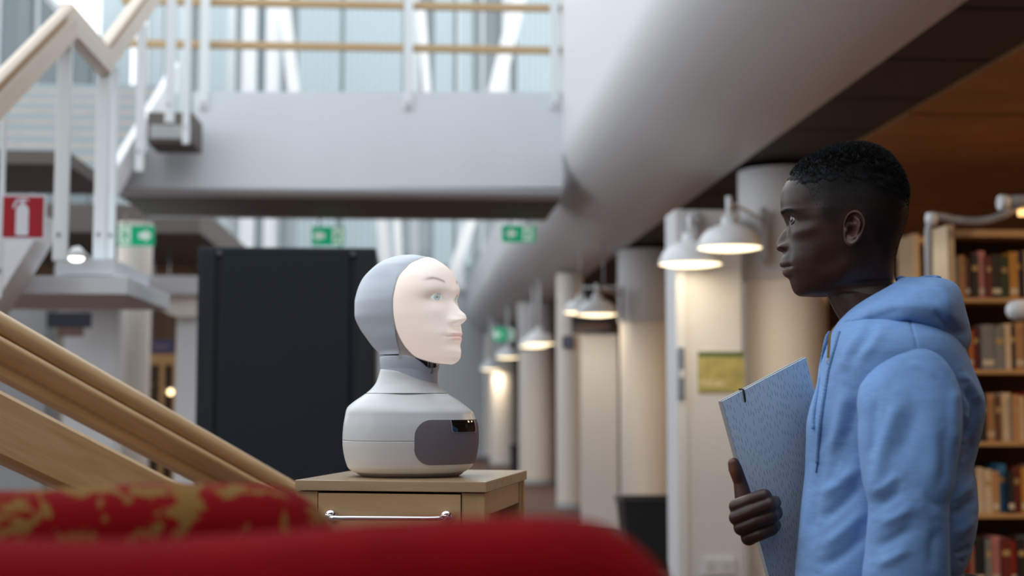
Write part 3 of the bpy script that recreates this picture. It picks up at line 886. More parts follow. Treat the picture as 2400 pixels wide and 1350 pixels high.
r0 = rows[0]; m0 = np.mean(np.array(r0), 0)
lip = [[tuple(m0 + (np.array(p) - m0) * k + np.array((0, 0, z))) for p in r0] for k, z in ((.90, -.004), (.965, .0), (.99, .0004))]
MB().grid(lip + rows, True, True, False).build('collar', M_RW, rob)
# grey neck ring, cut away at the front so that the joint shows
rows = slanted([(889.8, 835), (890, 845), (891.5, 856), (894.5, 868), (898, 874)], [(1030, 852), (1030, 860), (1027.5, 870), (1021, 882), (1015, 890)], nrow=26)
r0 = rows[0]; xa = min(p[0] for p in r0); xb = max(p[0] for p in r0)
def topz(x):
    t = (x - xa) / (xb - xa)
    return float(pchip([0, .20, .38, .52, .63, .72, .79, .86, .92, .97, 1.0], [rl(890, 838).z, rl(915, 836).z, rl(942, 835).z, rl(962, 838).z, rl(977, 844).z, rl(990, 853).z, rl(1000, 861.5).z, rl(1011, 864.5).z, rl(1019, 863.5).z, rl(1026, 859).z, rl(1030, 852).z], np.array([t]))[0])
tz = [topz(p[0]) for p in r0]
zb0 = [p[2] for p in rows[-1]]
out = []
for i, r in enumerate(rows):
    t = i / (len(rows) - 1)
    out.append([(p[0], p[1], tz[k] + (zb0[k] - tz[k]) * t) for k, p in enumerate(r)])
m0 = np.mean(np.array(r0), 0)
inn = [[(m0[0] + (p[0] - m0[0]) * f_, m0[1] + (p[1] - m0[1]) * f_, tz[k] + z) for k, p in enumerate(r0)] for f_, z in ((.945, -.05), (.945, -.002), (.96, .0006), (.985, .0006))]
MB().grid(inn + out, True).build('neck_ring', M_RG, rob)
# joint mechanism inside the neck
mb = MB(); mb.lathe([(.001, 0), (.030, 0), (.030, .05), (.018, .055), (.018, .09), (.001, .09)], n=24)
mb.build('neck_joint', mat('joint_dark', (0.035, 0.033, 0.033), .4), rob, (rl(985, 870).x, -.01, rl(985, 870).z))
c = rl(1000, 850, -.035)
mb = MB(); mb.tube([c + Vector((-.012, 0, -.014)), c + Vector((-.012, 0, .004)), c + Vector((-.005, 0, .010)), c + Vector((.002, 0, .004)), c + Vector((.002, 0, -.014))], .0022, 8)
mb.build('joint_rod', M_STEEL, rob)
mb = MB(); mb.box(c.x + .006, c.x + .012, c.y, c.y + .01, c.z - .02, c.z + .008, .001); mb.build('joint_strut', mat('joint_grey', (.35, .34, .34), .4), rob)

# ---- head: local face axes  a (robot's lateral, + to far right), b (up), c (forward)
ALPHA = math.radians(54)
pxm = (rl(1057, 725).x - rl(857, 725).x) / 200       # metres per picture pixel at the head
hc = rl(957, 725)
fw = Vector((math.sin(ALPHA), -math.cos(ALPHA), 0)); la = Vector((math.cos(ALPHA), math.sin(ALPHA), 0))
def face_pt(a, b, c):
    return hc + la * (a * pxm) + Vector((0, 0, b * pxm)) + fw * (c * pxm)
B_ = [-131.5, -129, -122, -113.5, -104, -87, -66, -42, -10, 17, 38, 69, 90, 103, 113, 118, 120.5]
A_ = [0, 14, 30, 42, 50, 64, 76, 86, 94, 95.5, 93, 82, 63, 47.5, 28, 15, 0]
C0_ = [123, 99, 72, 52, 43, 35, 29, 26, 25.5, 26, 28, 31, 37, 41, 50, 54, 56]
C1_ = [123, 131, 140, 144, 144, 139, 141, 134, 126, 122, 128, 119, 106, 92, 76, 66, 56]
nb, na = 150, 121
bb = -131.5 + 252 * (.5 - .5 * np.cos(np.linspace(0, math.pi, nb)))
bb = np.linspace(-131.5, 120.5, nb) * .55 + bb * .45
Ai = pchip(B_, A_, bb); C0i = pchip(B_, C0_, bb); C1i = pchip(B_, C1_, bb)
tt_ = np.sin(np.linspace(-math.pi / 2, math.pi / 2, na) * .999)
V = np.zeros((nb, na, 3))
for i in range(nb):
    a = Ai[i] * tt_
    base = C0i[i] + (C1i[i] - C0i[i]) * (1 - np.abs(tt_) ** 2.1) ** .52
    V[i, :, 0] = a; V[i, :, 1] = bb[i]; V[i, :, 2] = base
Aa, Bb = V[:, :, 0], V[:, :, 1]
def g(x, s): return np.exp(-(x / s) ** 2)
def smooth(e0, e1, x):
    t = np.clip((x - e0) / (e1 - e0), 0, 1); return t * t * (3 - 2 * t)
nose_h = pchip([-60, -46, -40, -34, -27, -20, -8, 6, 18, 28, 60], [0, 0, 6, 20, 34, 34, 23, 12, 4, 1, 0], Bb.ravel()).reshape(Bb.shape)
nose_w = pchip([-60, -40, -30, -15, 5, 25, 60], [16, 17, 15, 12, 10, 12, 12], Bb.ravel()).reshape(Bb.shape)
bump = nose_h * np.exp(-(np.abs(Aa) / nose_w) ** 2.2)
for s in (-1, 1):
    bump += 9 * np.exp(-((Aa - s * 15) / 7) ** 2 - ((Bb + 31) / 8.5) ** 2)          # nostril wings
    bump -= 13 * np.exp(-((Aa - s * 36) / 21) ** 2 - ((Bb - 20) / 13) ** 2)         # eye sockets
    bump += 5.5 * np.exp(-((Aa - s * 37) / 13) ** 2 - ((Bb - 18) / 8) ** 2)         # eyeballs
    bump += 4 * np.exp(-((Aa - s * 52) / 18) ** 2 - ((Bb + 12) / 16) ** 2)          # cheekbones
    bump -= 2.5 * np.exp(-((Aa - s * 34) / 8) ** 2 - ((Bb + 66) / 8) ** 2)
bump += 5 * g(Aa, 24) * g(Bb + 60, 5) + 4.5 * g(Aa, 20) * g(Bb + 72, 5) - 5.0 * g(Aa, 26) * g(Bb + 66, 2.6) - 4 * g(Aa, 18) * g(Bb + 84, 6)
V[:, :, 2] += bump
pts = [[face_pt(*V[i, j]) for j in range(na)] for i in range(nb)]
mb = MB(); mb.grid(pts)
# inner skin of the mask
inn = [[face_pt(V[i, j, 0] * .97, V[i, j, 1] * .975, C0i[i] + (V[i, j, 2] - C0i[i]) * .96 - 2.0) for j in range(na)] for i in range(nb)]
nface_out = len(mb.f)
# projected face, as shown on the screen-like mask
skin = np.zeros((nb, na, 3)); skin[:] = (0.89, 0.79, 0.73)
def blend(col, m, k=1.0):
    m = np.clip(m * k, 0, 1)[..., None]
    skin[:] = skin * (1 - m) + np.array(col) * m
edge = np.clip((np.abs(Aa) / np.maximum(Ai[:, None], 1) - .55) / .45, 0, 1)
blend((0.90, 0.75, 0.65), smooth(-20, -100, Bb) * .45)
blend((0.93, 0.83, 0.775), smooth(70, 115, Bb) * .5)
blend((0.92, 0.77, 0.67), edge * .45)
for s in (-1, 1):
    ex_, ey = s * 38.5, 21.5
    # shadowed socket
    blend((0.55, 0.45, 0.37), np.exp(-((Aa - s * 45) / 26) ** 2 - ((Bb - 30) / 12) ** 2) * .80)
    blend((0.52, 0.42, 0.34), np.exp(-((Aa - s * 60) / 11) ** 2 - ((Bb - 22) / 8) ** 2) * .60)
    # brow, an arched stroke
    u_ = (Aa * s - 22) / 48
    arch = 57 + 9 * np.sin(np.clip(u_, 0, 1) * math.pi * .75) - 10 * np.clip(u_ - .55, 0, 1)
    blend((0.40, 0.34, 0.30), np.exp(-((Bb - arch) / 3.6) ** 2) * smooth(-.06, .12, u_) * smooth(1.05, .6, u_) * 1.0)
    # eye
    w_e = 16.0; xx = (Aa - ex_) / w_e
    up_ = 9.6 * (1 - np.abs(xx) ** 2.2); lo_ = -7.2 * (1 - np.abs(xx) ** 2.0)
    ins = smooth(0, 1.6, np.minimum(up_ - (Bb - ey), (Bb - ey) - lo_)) * (np.abs(xx) < 1)
    lid = np.exp(-((Bb - ey - up_) / 1.8) ** 2) * (np.abs(xx) < 1.05)
    blend((0.50, 0.43, 0.37), lid * .8)
    blend((0.84, 0.93, 0.90), ins)
    ri = np.hypot(Aa - ex_ - 1.5, Bb - ey - 1.0)
    blend((0.22, 0.31, 0.32), ins * smooth(8.8, 7.6, ri) * .95)
    blend((0.60, 0.72, 0.70), ins * smooth(7.0, 5.4, ri) * .9)
    blend((0.30, 0.27, 0.24), ins * smooth(3.8, 2.7, ri))
    blend((0.95, 0.98, 0.97), ins * smooth(1.6, .8, np.hypot(Aa - ex_ + 1.5, Bb - ey - 4)))
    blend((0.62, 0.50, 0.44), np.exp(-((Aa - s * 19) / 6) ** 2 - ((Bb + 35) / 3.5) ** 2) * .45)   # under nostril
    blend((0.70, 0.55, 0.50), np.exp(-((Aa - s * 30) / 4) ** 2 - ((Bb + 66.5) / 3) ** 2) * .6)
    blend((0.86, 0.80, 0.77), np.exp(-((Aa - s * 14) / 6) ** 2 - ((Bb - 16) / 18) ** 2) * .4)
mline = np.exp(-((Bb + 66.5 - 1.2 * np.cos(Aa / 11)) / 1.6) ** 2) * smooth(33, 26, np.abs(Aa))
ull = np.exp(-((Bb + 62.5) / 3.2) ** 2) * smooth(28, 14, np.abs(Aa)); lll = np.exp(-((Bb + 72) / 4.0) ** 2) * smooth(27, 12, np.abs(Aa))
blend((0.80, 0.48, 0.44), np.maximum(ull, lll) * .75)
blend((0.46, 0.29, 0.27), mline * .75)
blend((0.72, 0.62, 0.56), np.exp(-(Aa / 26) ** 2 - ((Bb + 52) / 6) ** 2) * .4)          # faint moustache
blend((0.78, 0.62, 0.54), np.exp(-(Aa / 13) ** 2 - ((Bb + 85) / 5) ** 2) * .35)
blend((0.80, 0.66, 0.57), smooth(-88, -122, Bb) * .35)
mface = bpy.data.materials.new('projected_face'); mface.use_nodes = True
nt = mface.node_tree; b = nt.nodes['Principled BSDF']
ca = nt.nodes.new('ShaderNodeAttribute'); ca.attribute_name = 'shown'
nt.links.new(ca.outputs['Color'], b.inputs['Base Color']); nt.links.new(ca.outputs['Color'], b.inputs['Emission Color'])
b.inputs['Emission Strength'].default_value = 0.46
b.inputs['Roughness'].default_value = .38
b.inputs['Specular IOR Level'].default_value = .35
fo = mb.build('face_mask', mface, rob, fixn=False)
at = fo.data.color_attributes.new('shown', 'FLOAT_COLOR', 'POINT')
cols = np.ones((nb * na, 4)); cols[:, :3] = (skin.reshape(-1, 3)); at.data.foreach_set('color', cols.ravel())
mb = MB(); mb.grid(inn); mb.build('mask_lining', mat('mask_lining', (.70, .68, .66), .5), rob)
# rim between mask and shell
rim = [face_pt(Ai[i], bb[i], C0i[i] - .5) for i in range(nb)] + [face_pt(-Ai[i], bb[i], C0i[i] - .5) for i in range(nb - 2, 0, -1)]
mb = MB(); mb.tube([rim[k] for k in range(0, len(rim), 2)] + [rim[0]], .0011, 8, False); mb.build('mask_rim', mat('rim_pale', (.70, .68, .66), .4), rob)

# ---- rear shell of the head: slices that run from the mask edge round the back
SB = [-107, -101, -87, -66, -42, -10, 17, 38, 69, 80, 95, 103, 113, 118, 121, 124.5, 127, 128.5, 129.2]
SA = [64, 64, 70, 79.5, 86, 94, 95.5, 93, 82, 74, 56.5, 47.5, 28, 15, 4, .5, .3, .2, .1]
SW = [65.5, 65.5, 71.5, 81, 87.5, 95.5, 97, 94.5, 84.5, 79.5, 70.5, 64, 48, 37.5, 29.5, 20.5, 13, 7, .4]
SC0 = [21, 22, 22, 23.5, 25.5, 25, 25.5, 27.5, 30.5, 33, 39, 41, 50, 54, 54, 36, 24, 12, 0]
SCM = [14, 17, 19, 21.5, 24, 23.5, 24, 26, 26, 16, 0, -4, -8, -8, -8, -8, -8, -8, -8]
SL = [-66.5, -70.5, -83.5, -99, -115.5, -127.5, -127.7, -124, -112.5, -105, -89.5, -80, -66, -57, -49.5, -40, -30, -20, -9]
nsl = 110; sb = np.concatenate([np.linspace(-107, 100, 76)[:-1], 100 + 29.2 * np.sin(np.linspace(0, math.pi / 2, 36))])
iA, iW, iC0, iCM, iL = [pchip(SB, np.array(v, float), sb) for v in (SA, SW, SC0, SCM, SL)]
rows = []
for k in range(len(sb)):
    Wk, Ak = iW[k], min(iA[k], iW[k] * .9995)
    q = .809 * iCM[k] - iL[k]
    Dk = math.sqrt(max(q * q - (.588 * Wk) ** 2, 1e-4)) / .809
    th0 = math.asin(Ak / Wk); Df = (iC0[k] - iCM[k]) / max(math.cos(th0), .03)
    ring = []
    for th_ in np.linspace(th0, 2 * math.pi - th0, 121):
        c_ = math.cos(th_); ring.append(face_pt(Wk * math.sin(th_), sb[k], iCM[k] + (Df if c_ > 0 else Dk) * c_))
    rows.append(ring)
mb = MB(); mb.grid(rows)
# closed floor under the head, hidden by the neck ring
mb.add(rows[0], [tuple(range(len(rows[0])))])
sh = mb.build('head_shell', M_RG, rob)
# beige lip that joins the shell to the lower mask edge
lipm = mat('jaw_lip', (.66, .63, .60), .45)
for sg in (-1, 1):
    rows = []
    for b_ in np.linspace(-116, -6, 40):
        Ws, Cs = [float(pchip(SB, np.array(v, float), np.array([max(b_, -106)]))[0]) for v in (SA, SC0)]
        Am, Cm = [float(pchip(B_, np.array(v, float), np.array([b_]))[0]) for v in (A_, C0_)]
        rows.append([face_pt(sg * (Ws * .992 + (Am * .99 - Ws * .992) * t), b_, Cs - 1.5 + (Cm - 1.0 - Cs + 1.5) * t) for t in np.linspace(0, 1, 6)])
    mb = MB(); mb.grid(rows); mb.build('jaw_lip', lipm, rob)

# ---- speaker cloth panel wrapped round the front of the body
def body_at(py, az, off):
    u_ = np.array(upper); l_ = np.array(lower)
    tab = np.vstack([u_, l_[1:]])
    a = float(pchip(tab[:, 0], tab[:, 1], np.array([py]))[0]); b = float(pchip(tab[:, 0], tab[:, 2], np.array([py]))[0])
    p = rl(a, py); q = rl(b, py); c = (p + q) / 2; hw = (q.x - p.x) / 2 + off
    cs, sn = math.sin(az), -math.cos(az)
    # find the ring point whose parameter gives this azimuth
    ex = 2.25
    return Vector((c.x + hw * math.copysign(abs(cs) ** (2 / ex), cs), c.y + hw * .86 * math.copysign(abs(sn) ** (2 / ex), sn), c.z))
def az_of(px, py):
    lo, hi = -.4, 1.5
    for _ in range(40):
        m = (lo + hi) / 2
        q = body_at(py, m, 0); wpt = RB.o + RB.u * q.x + RB.w * q.y; wpt.z = q.z + ZT
        r = wpt - CAM; x = 1200 + F_PX * r.dot(RIGHT) / r.dot(FWD)
        if x < px: lo = m
        else: hi = m
    return (lo + hi) / 2
azl = az_of(971.5, 1032); azc = math.radians(54); azr = 2 * azc - azl
azw0 = az_of(1058, 996); azw1 = az_of(1110, 996)
y0p, y1p, rad = 982.5, 1085.0, 36.0
hgt = (y1p - y0p)
hwid = (azr - azl) / 2
rad_az = hwid * 2 * rad / 330.0 * 1.15
mb = MB(); N1, N2 = 90, 26
rows = []
def rr_half(s):
    """half azimuth width of the rounded panel at height fraction s"""
    d = min(s, 1 - s) * hgt
    if d >= rad: return hwid
    return hwid - rad_az * (1 - math.sqrt(max(0, 1 - ((rad - d) / rad) ** 2)))
ss = .5 - .5 * np.cos(np.linspace(0, math.pi, N2 + 1))
for s in ss:
    h_ = rr_half(s); py = y0p + hgt * s
    rows.append([body_at(py, azc + h_ * t, .0016) for t in np.linspace(-1, 1, N1)])
mb.grid(rows)
loop = rows[0] + [r[-1] for r in rows[1:]] + rows[-1][::-1][1:] + [r[0] for r in rows[::-1][1:-1]]
k0 = [Vector(p) for p in loop]; cxy = rl(962, 1030)
def inset(p): 
    d = Vector((cxy.x - p.x, -p.y, 0)).normalized(); return p + d * .004
mb.grid([k0 + [k0[0]], [inset(p) for p in k0 + [k0[0]]]])
mb.build('speaker_panel', M_RP, rob)
# camera window with pale notch edge
def patch(name, m, ya, yb, a0, a1, off, r=.0):
    mb = MB(); rows = []
    for s in np.linspace(0, 1, 14):
        dd_ = (1 - s) * (yb - ya)
        ins_ = 0
        if r and dd_ < r: ins_ = (r - math.sqrt(max(0, r * r - (r - dd_) ** 2))) / 165.0 * 1.2
        rows.append([body_at(ya + (yb - ya) * s, a0 + ins_ + (a1 - a0 - 2 * ins_) * t, off) for t in np.linspace(0, 1, 24)])
    mb.grid(rows); return mb.build(name, m, rob)
patch('camera_frame', mat('frame_lilac', (.42, .40, .48), .5), 982.5, 1012, azw0 - .012, azw1 + .045, .0022, 5)
patch('camera_window', mat('camera_glass', (.012, .009, .008), .06, coat=.5), 983, 1010.6, azw0, azw1, .0028, 5)
q = body_at(997, (azw0 + azw1) / 2, .0032)
mb = MB(); mb.lathe([(.0005, .001), (.003, .001), (.0042, 0)], n=16); cl = mb.build('camera_lens', mat('lens_black', (.03, .02, .015), .1), rob, q)
cl.rotation_euler = (math.pi / 2, 0, azc)
# two small vents near the base
for a, b in ((832, 848), (860, 888)):
    p0, p1 = az_of(a, 1101), az_of(b, 1101)
    patch('base_vent', mat('vent_white', (.82, .83, .84), .4), 1103.6, 1105.4, p0, p1, .002)
# ================================================================ man in the blue hoodie
HF = Frame(1985, 2.20)
man = empty('person', (HF.o.x, HF.o.y, 0), HF.rot, 'young man in a light blue hoodie, in profile, holding a pale folder', 'person')
rng = np.random.default_rng(7)
MM = (HF(2085, 500).x - HF(1885, 500).x) / 200          # metres per pixel on his middle plane

tl = HF(1692, 940.5, -.020); tr2 = HF(1889, 837.5, .105)
av = (tr2 - tl); fwid = av.length; av.normalize()
# the left edge runs down along this picture line; keep the corner square
best = None
for wz in np.linspace(-.3, .4, 1401):
    q = HF(1803, 1350, wz) - tl
    e = abs(q.normalized().dot(av))
    if best is None or e < best[0]: best = (e, q.normalized())
lv = best[1]; nv = av.cross(lv)                      # a right, l down
if nv.y > 0: nv = -nv                                 # towards the camera

def plane_w(px, py):
    """depth at which the picture ray meets the near face of the folder"""
    lo, hi = -.4, .6
    for _ in range(40):
        m = (lo + hi) / 2
        if (HF(px, py, m) - tl).dot(nv) > 0: lo = m
        else: hi = m
    return (lo + hi) / 2
COSN = abs(nv.y)
def touch(px, py, r):
    return HF(px, py, plane_w(px, py) - r * .9 / COSN)
def behind(px, py, w, r, gap=.016):
    return HF(px, py, max(w, plane_w(px, py) + (r + gap) / COSN))

def seg_dist(pp, poly):
    poly = np.asarray(poly, float); best = np.full(len(pp), 1e9)
    for a, b in zip(poly[:-1], poly[1:]):
        ab = b - a; t = np.clip(((pp - a) @ ab) / (ab @ ab), 0, 1)
        best = np.minimum(best, np.linalg.norm(pp - (a + t[:, None] * ab), axis=1))
    return best

def vnormals(rows, closed):
    V = np.asarray(rows, float)
    if closed:
        dj = np.roll(V, -1, 1) - np.roll(V, 1, 1)
    else:
        dj = np.gradient(V, axis=1)
    di = np.gradient(V, axis=0)
    n = np.cross(dj, di); l = np.linalg.norm(n, axis=2, keepdims=True); l[l == 0] = 1
    return n / l

def crease(rows, folds, closed=True, near=True, sign=1.0):
    """press folds, given as curves on the cloth, into a grid of points"""
    V = np.asarray(rows, float); n = vnormals(rows, closed)
    c = V.reshape(-1, 3).mean(0)
    # make normals point outward
    if ((V - c) * n).sum() < 0: n = -n
    pp = HF.pix(V.reshape(-1, 3)); nn = n.reshape(-1, 3)
    face = np.clip(-nn[:, 1] * 2.0 + .25, 0, 1) if near else np.ones(len(nn))
    d = np.zeros(len(nn))
    for poly, wd, amp in folds:
        q = crom(np.array(poly, float), 24) if len(poly) > 2 else np.array(poly, float)
        dist = seg_dist(pp, q)
        # fade at the ends
        e = np.minimum(np.linalg.norm(pp - q[0], axis=1), np.linalg.norm(pp - q[-1], axis=1))
        d += amp * np.exp(-(dist / wd) ** 2) * (np.clip(e / (wd * 2.5), .15, 1) if wd > 4 else 1)
    V = V + (nn * (d * face * .0008 * sign)[:, None]).reshape(V.shape)
    return V

def wobble(rows, amp, sc, seed, closed=True):
    V = np.asarray(rows, float); n = vnormals(rows, closed); c = V.reshape(-1, 3).mean(0)
    if ((V - c) * n).sum() < 0: n = -n
    r = np.random.default_rng(seed); d = np.zeros(V.shape[:2])
    for k in range(14):
        f = r.normal(size=3) * sc; ph = r.uniform(0, 6.28)
        d += np.sin(V @ f + ph) / 14 ** .5
    return V + n * (d * amp)[..., None]

# ---------------------------------------------------------------- head and neck
T_ = [ # front px,py   back px,py   half width   front taper
 (2005, 349, 2005, 349, .000, 0), (1975, 352.5, 2035, 351.5, .027, 0), (1935, 364, 2063, 361, .0475, 0), (1905, 377, 2082, 376, .0585, 0), (1878, 393, 2100, 398, .0665, 0),
 (1855, 414, 2113, 420, .0715, 0), (1838, 436, 2122, 440, .0748, 0), (1830.5, 456, 2127.5, 461, .0765, 0), (1829, 477, 2129, 484, .078, 0), (1831, 496, 2128, 503, .0782, 0),
 (1834.5, 508, 2126, 515, .0775, 0), (1843.5, 531, 2120, 534, .0758, .02), (1845.5, 550, 2113, 553, .0738, .04), (1845, 570, 2106, 575, .0718, .05), (1843, 590, 2100, 598, .0695, .06),
 (1841, 612, 2097, 618, .0672, .08), (1843, 632, 2096, 632, .0648, .10), (1850, 655, 2096.5, 645, .0615, .12), (1856, 676, 2098, 655, .0570, .14), (1862.5, 687.5, 2100, 661, .0530, .16),
 (1876, 694.5, 2103, 670, .0515, .22), (1894, 695, 2107, 680, .0525, .26), (1915, 690.5, 2110, 690, .0535, .26), (1933, 685.5, 2114, 702, .0545, .20), (1942, 702, 2118, 716, .0555, .12),
 (1955, 728, 2122, 736, .0575, .06), (1970, 757, 2128, 762, .061, .0), (1975, 795, 2140, 800, .070, .0), (1975, 840, 2150, 840, .085, 0)]
T_ = np.array(T_, float)
# parameter: arc length of the front curve, stretched in the face
s_ = np.concatenate([[0], np.cumsum(np.hypot(np.diff(T_[:, 0]), np.diff(T_[:, 1])) + .25 * np.hypot(np.diff(T_[:, 2]), np.diff(T_[:, 3])))])
NROW, NCOL = 330, 300
dens = np.interp(np.linspace(0, s_[-1], 2000), s_, 1.0 + 1.4 * ((T_[:, 1] > 480) & (T_[:, 1] < 692) & (T_[:, 0] < 1880)))
cd = np.cumsum(dens); cd = (cd - cd[0]) / (cd[-1] - cd[0])
ss_ = np.interp(np.linspace(0, 1, NROW), cd, np.linspace(0, s_[-1], 2000))
R_ = pchip(s_, T_, ss_)
# columns: 0 = face front, more of them at the front
cth = np.linspace(0, 2 * math.pi, NCOL, endpoint=False)
cth = cth - .45 * np.sin(cth)
Fy = R_[:, 1]
nose = pchip([480, 522, 531, 546, 562, 575, 582, 588, 590.5, 594, 600, 640], [0, 0, .5, 12.5, 22, 26, 25, 18, 10, 4, 0, 0], Fy)
nosew = pchip([480, 531, 560, 578, 590, 640], [.0085, .0085, .0100, .0135, .0140, .014], Fy)
lips = pchip([585, 594, 604, 612, 618, 624, 628.5, 632, 636, 641, 647.5, 651, 658, 680], [0, 3, 9.5, 12.5, 14.5, 13.5, 7.0, 9.5, 11, 11.5, 9.0, 4.0, .5, 0], Fy)
lips[R_[:, 0] > 1865] = 0; nose[R_[:, 0] > 1865] = 0
head = np.zeros((NROW, NCOL, 3))
eyepos = {}
for i in range(NROW):
    fx, fy, bx, by, hw, tp = R_[i]
    f = HF(fx, fy); b = HF(bx, by)
    mid = (f + b) / 2; half = (b - f) / 2
    for j in range(NCOL):
        c, s = math.cos(cth[j]), math.sin(cth[j])
        lat = hw * math.copysign(abs(s) ** .94, s) * (1 - tp * max(0, c) ** 1.5)
        p = mid - half * c
        dx = 0.0
        if c > 0.2:
            al = abs(lat)
            dx -= nose[i] * math.exp(-(al / nosew[i]) ** 2.4)
            dx -= lips[i] * math.exp(-(al / .0225) ** 2.6)
            dx -= 14 * math.exp(-((al - .0155) / .0060) ** 2 - ((fy - 579.5) / 8.0) ** 2) * (fx < 1860)          # nostril wings
            dx += 5.5 * math.exp(-((al - .0085) / .004) ** 2 - ((fy - 589.5) / 2.2) ** 2) * (fx < 1860)           # nostrils
            dx += 10.5 * math.exp(-((al - .029) / .0140) ** 2 - ((fy - 519) / 10.0) ** 2) * (fx < 1860)             # eye sockets
            dx += 4 * math.exp(-((al - .016) / .006) ** 2 - ((fy - 533) / 9.0) ** 2) * (fx < 1860)                # inner corner
            dx -= 4.0 * math.exp(-((al - .030) / .022) ** 2 - ((fy - 501) / 6.0) ** 2) * (fx < 1860)              # brow ridge
            dx -= 4.5 * math.exp(-((al - .046) / .016) ** 2 - ((fy - 552) / 14.0) ** 2) * (fx < 1860)             # cheekbones
            dx += 3.5 * math.exp(-((al - .0255) / .005) ** 2 - ((fy - 627) / 5.0) ** 2) * (fx < 1860)             # mouth corners
            dx += 3.0 * math.exp(-((fy - 627.6) / 1.3) ** 2) * math.exp(-(al / .022) ** 4) * (fx < 1860)          # lip line
            dx += 2.5 * math.exp(-((al - .028) / .006) ** 2 - ((fy - 605) / 14.0) ** 2) * (fx < 1860)             # fold beside mouth
        # temple and cheek hollows, jaw corner
        side = abs(s)
        pxx = fx + (bx - fx) * (1 - c) / 2; pyy = fy + (by - fy) * (1 - c) / 2
        lat *= 1 - .045 * math.exp(-((pxx - 1905) / 28) ** 2 - ((pyy - 490) / 30) ** 2) - .05 * math.exp(-((pxx - 1935) / 30) ** 2 - ((pyy - 625) / 26) ** 2)
        lat *= 1 + .05 * math.exp(-((pxx - 1895) / 22) ** 2 - ((pyy - 548) / 14) ** 2) + .05 * math.exp(-((pxx - 1990) / 26) ** 2 - ((pyy - 640) / 26) ** 2)
        head[i, j] = (p.x + dx * MM, lat, p.z)
# small relief of the skin
Hn = vnormals(head, True)
if ((head - head.reshape(-1, 3).mean(0)) * Hn).sum() < 0: Hn = -Hn
BODY = MB()
BODY.grid(head, True, False, True)
n_head = len(BODY.v)

# eyelids (skin) and eyeballs
EYE = []
for sgn in (-1, 1):
    ec = HF(1872.8, 520.0, 0.0); ec = Vector((ec.x, sgn * .0290, ec.z)); EYE.append(ec)
    azs = np.linspace(-88, 95, 40)            # 0 = straight ahead, + towards the ear
    for up in (1, -1):
        rows = []
        for a in azs:
            open_ = max(0.0, math.cos(math.radians((a - 4) * 90 / 72))) if abs(a - 4) < 72 else 0.0
            e0 = (19 if up > 0 else 27) * open_ ** .8
            els = np.concatenate([[e0 + 2], np.linspace(e0, 82, 12)])
            ring = []
            for q, e in enumerate(els):
                r = .0122 if q == 0 else .0132 + .0006 * math.sin(min(1, (q - 1) / 4) * math.pi)
                ee = math.radians(e) * up; aa = math.radians(a)
                ring.append((ec.x - r * math.cos(ee) * math.cos(aa), ec.y + sgn * r * math.cos(ee) * math.sin(aa), ec.z + r * math.sin(ee)))
            rows.append(ring)
        BODY.grid(rows)

# ears
ear_out = [(1977, 533), (1979, 515), (1989, 499), (2003.5, 493.5), (2018, 500), (2027.5, 517), (2025, 539), (2016.5, 557), (2006, 570), (1993, 576), (1981.5, 568), (1977.5, 552)]
ec0 = np.array([2001, 531.])
eo = np.array(ear_out) - ec0
phi = np.unwrap(np.arctan2(-eo[:, 1], eo[:, 0])); rr = np.hypot(eo[:, 0], eo[:, 1])
o_ = np.argsort(np.mod(phi, 2 * math.pi)); ph_s = np.mod(phi, 2 * math.pi)[o_]; rr_s = rr[o_]
PH = np.linspace(0, 2 * math.pi, 96, endpoint=False)
RR = pchip(np.concatenate([ph_s - 2 * math.pi, ph_s, ph_s + 2 * math.pi]), np.tile(rr_s, 3), PH)
for sgn in (-1, 1):
    rows = []
    rlist = list(np.linspace(0.02, 1.0, 40)) + [1.02, 1.0, .94, .86]
    for q, r in enumerate(rlist):
        ring = []
        for k, p in enumerate(PH):
            x = ec0[0] + RR[k] * r * math.cos(p); y = ec0[1] - RR[k] * r * math.sin(p)
            back = .5 + .5 * math.cos(p - .25)                 # 1 towards the rear
            low = max(0, -math.sin(p))                          # lobe
            lob = float(smooth(552, 562, np.array(y)))
            stand = .0085 + .012 * (x - 1977) / 50.0             # the ear stands off the head towards the back
            front_att = max(0, -math.cos(p))
            h = 0.0
            rim = (1 - .85 * front_att ** 2 * (1 - max(0, math.sin(p))) )
            h += .0042 * math.exp(-((r - .90) / .085) ** 2) * rim * (1 - .6 * lob)
            h -= .0030 * math.exp(-((r - .72) / .09) ** 2) * rim * (1 - lob) * (.3 + .7 * max(0, math.cos(p - .5)))
            h += .0034 * math.exp(-((r - .52) / .12) ** 2) * max(0, math.cos(p - .1)) ** .6
            cx_, cy_ = x - 1997, y - 540
            h -= .0105 * math.exp(-(cx_ / 11) ** 2 - (cy_ / 12) ** 2)                       # concha bowl
            h -= .0065 * math.exp(-((x - 1996) / 9) ** 2 - ((y - 515) / 8) ** 2)            # upper hollow
            h += .0040 * math.exp(-((x - 1984) / 5) ** 2 - ((y - 541) / 7) ** 2)            # tragus
            h += .0025 * math.exp(-((x - 2003) / 7) ** 2 - ((y - 556) / 4) ** 2)            # antitragus
            if q >= 40: h -= (.0015, .006, .012, .020)[q - 40]
            wv = .0735 + stand + h - front_att * .006 * (1 if r > .9 else .4)
            g_ = HF(x, y, -.085)
            ring.append((g_.x, sgn * wv, g_.z))
        rows.append(ring)
    BODY.grid(rows, True)

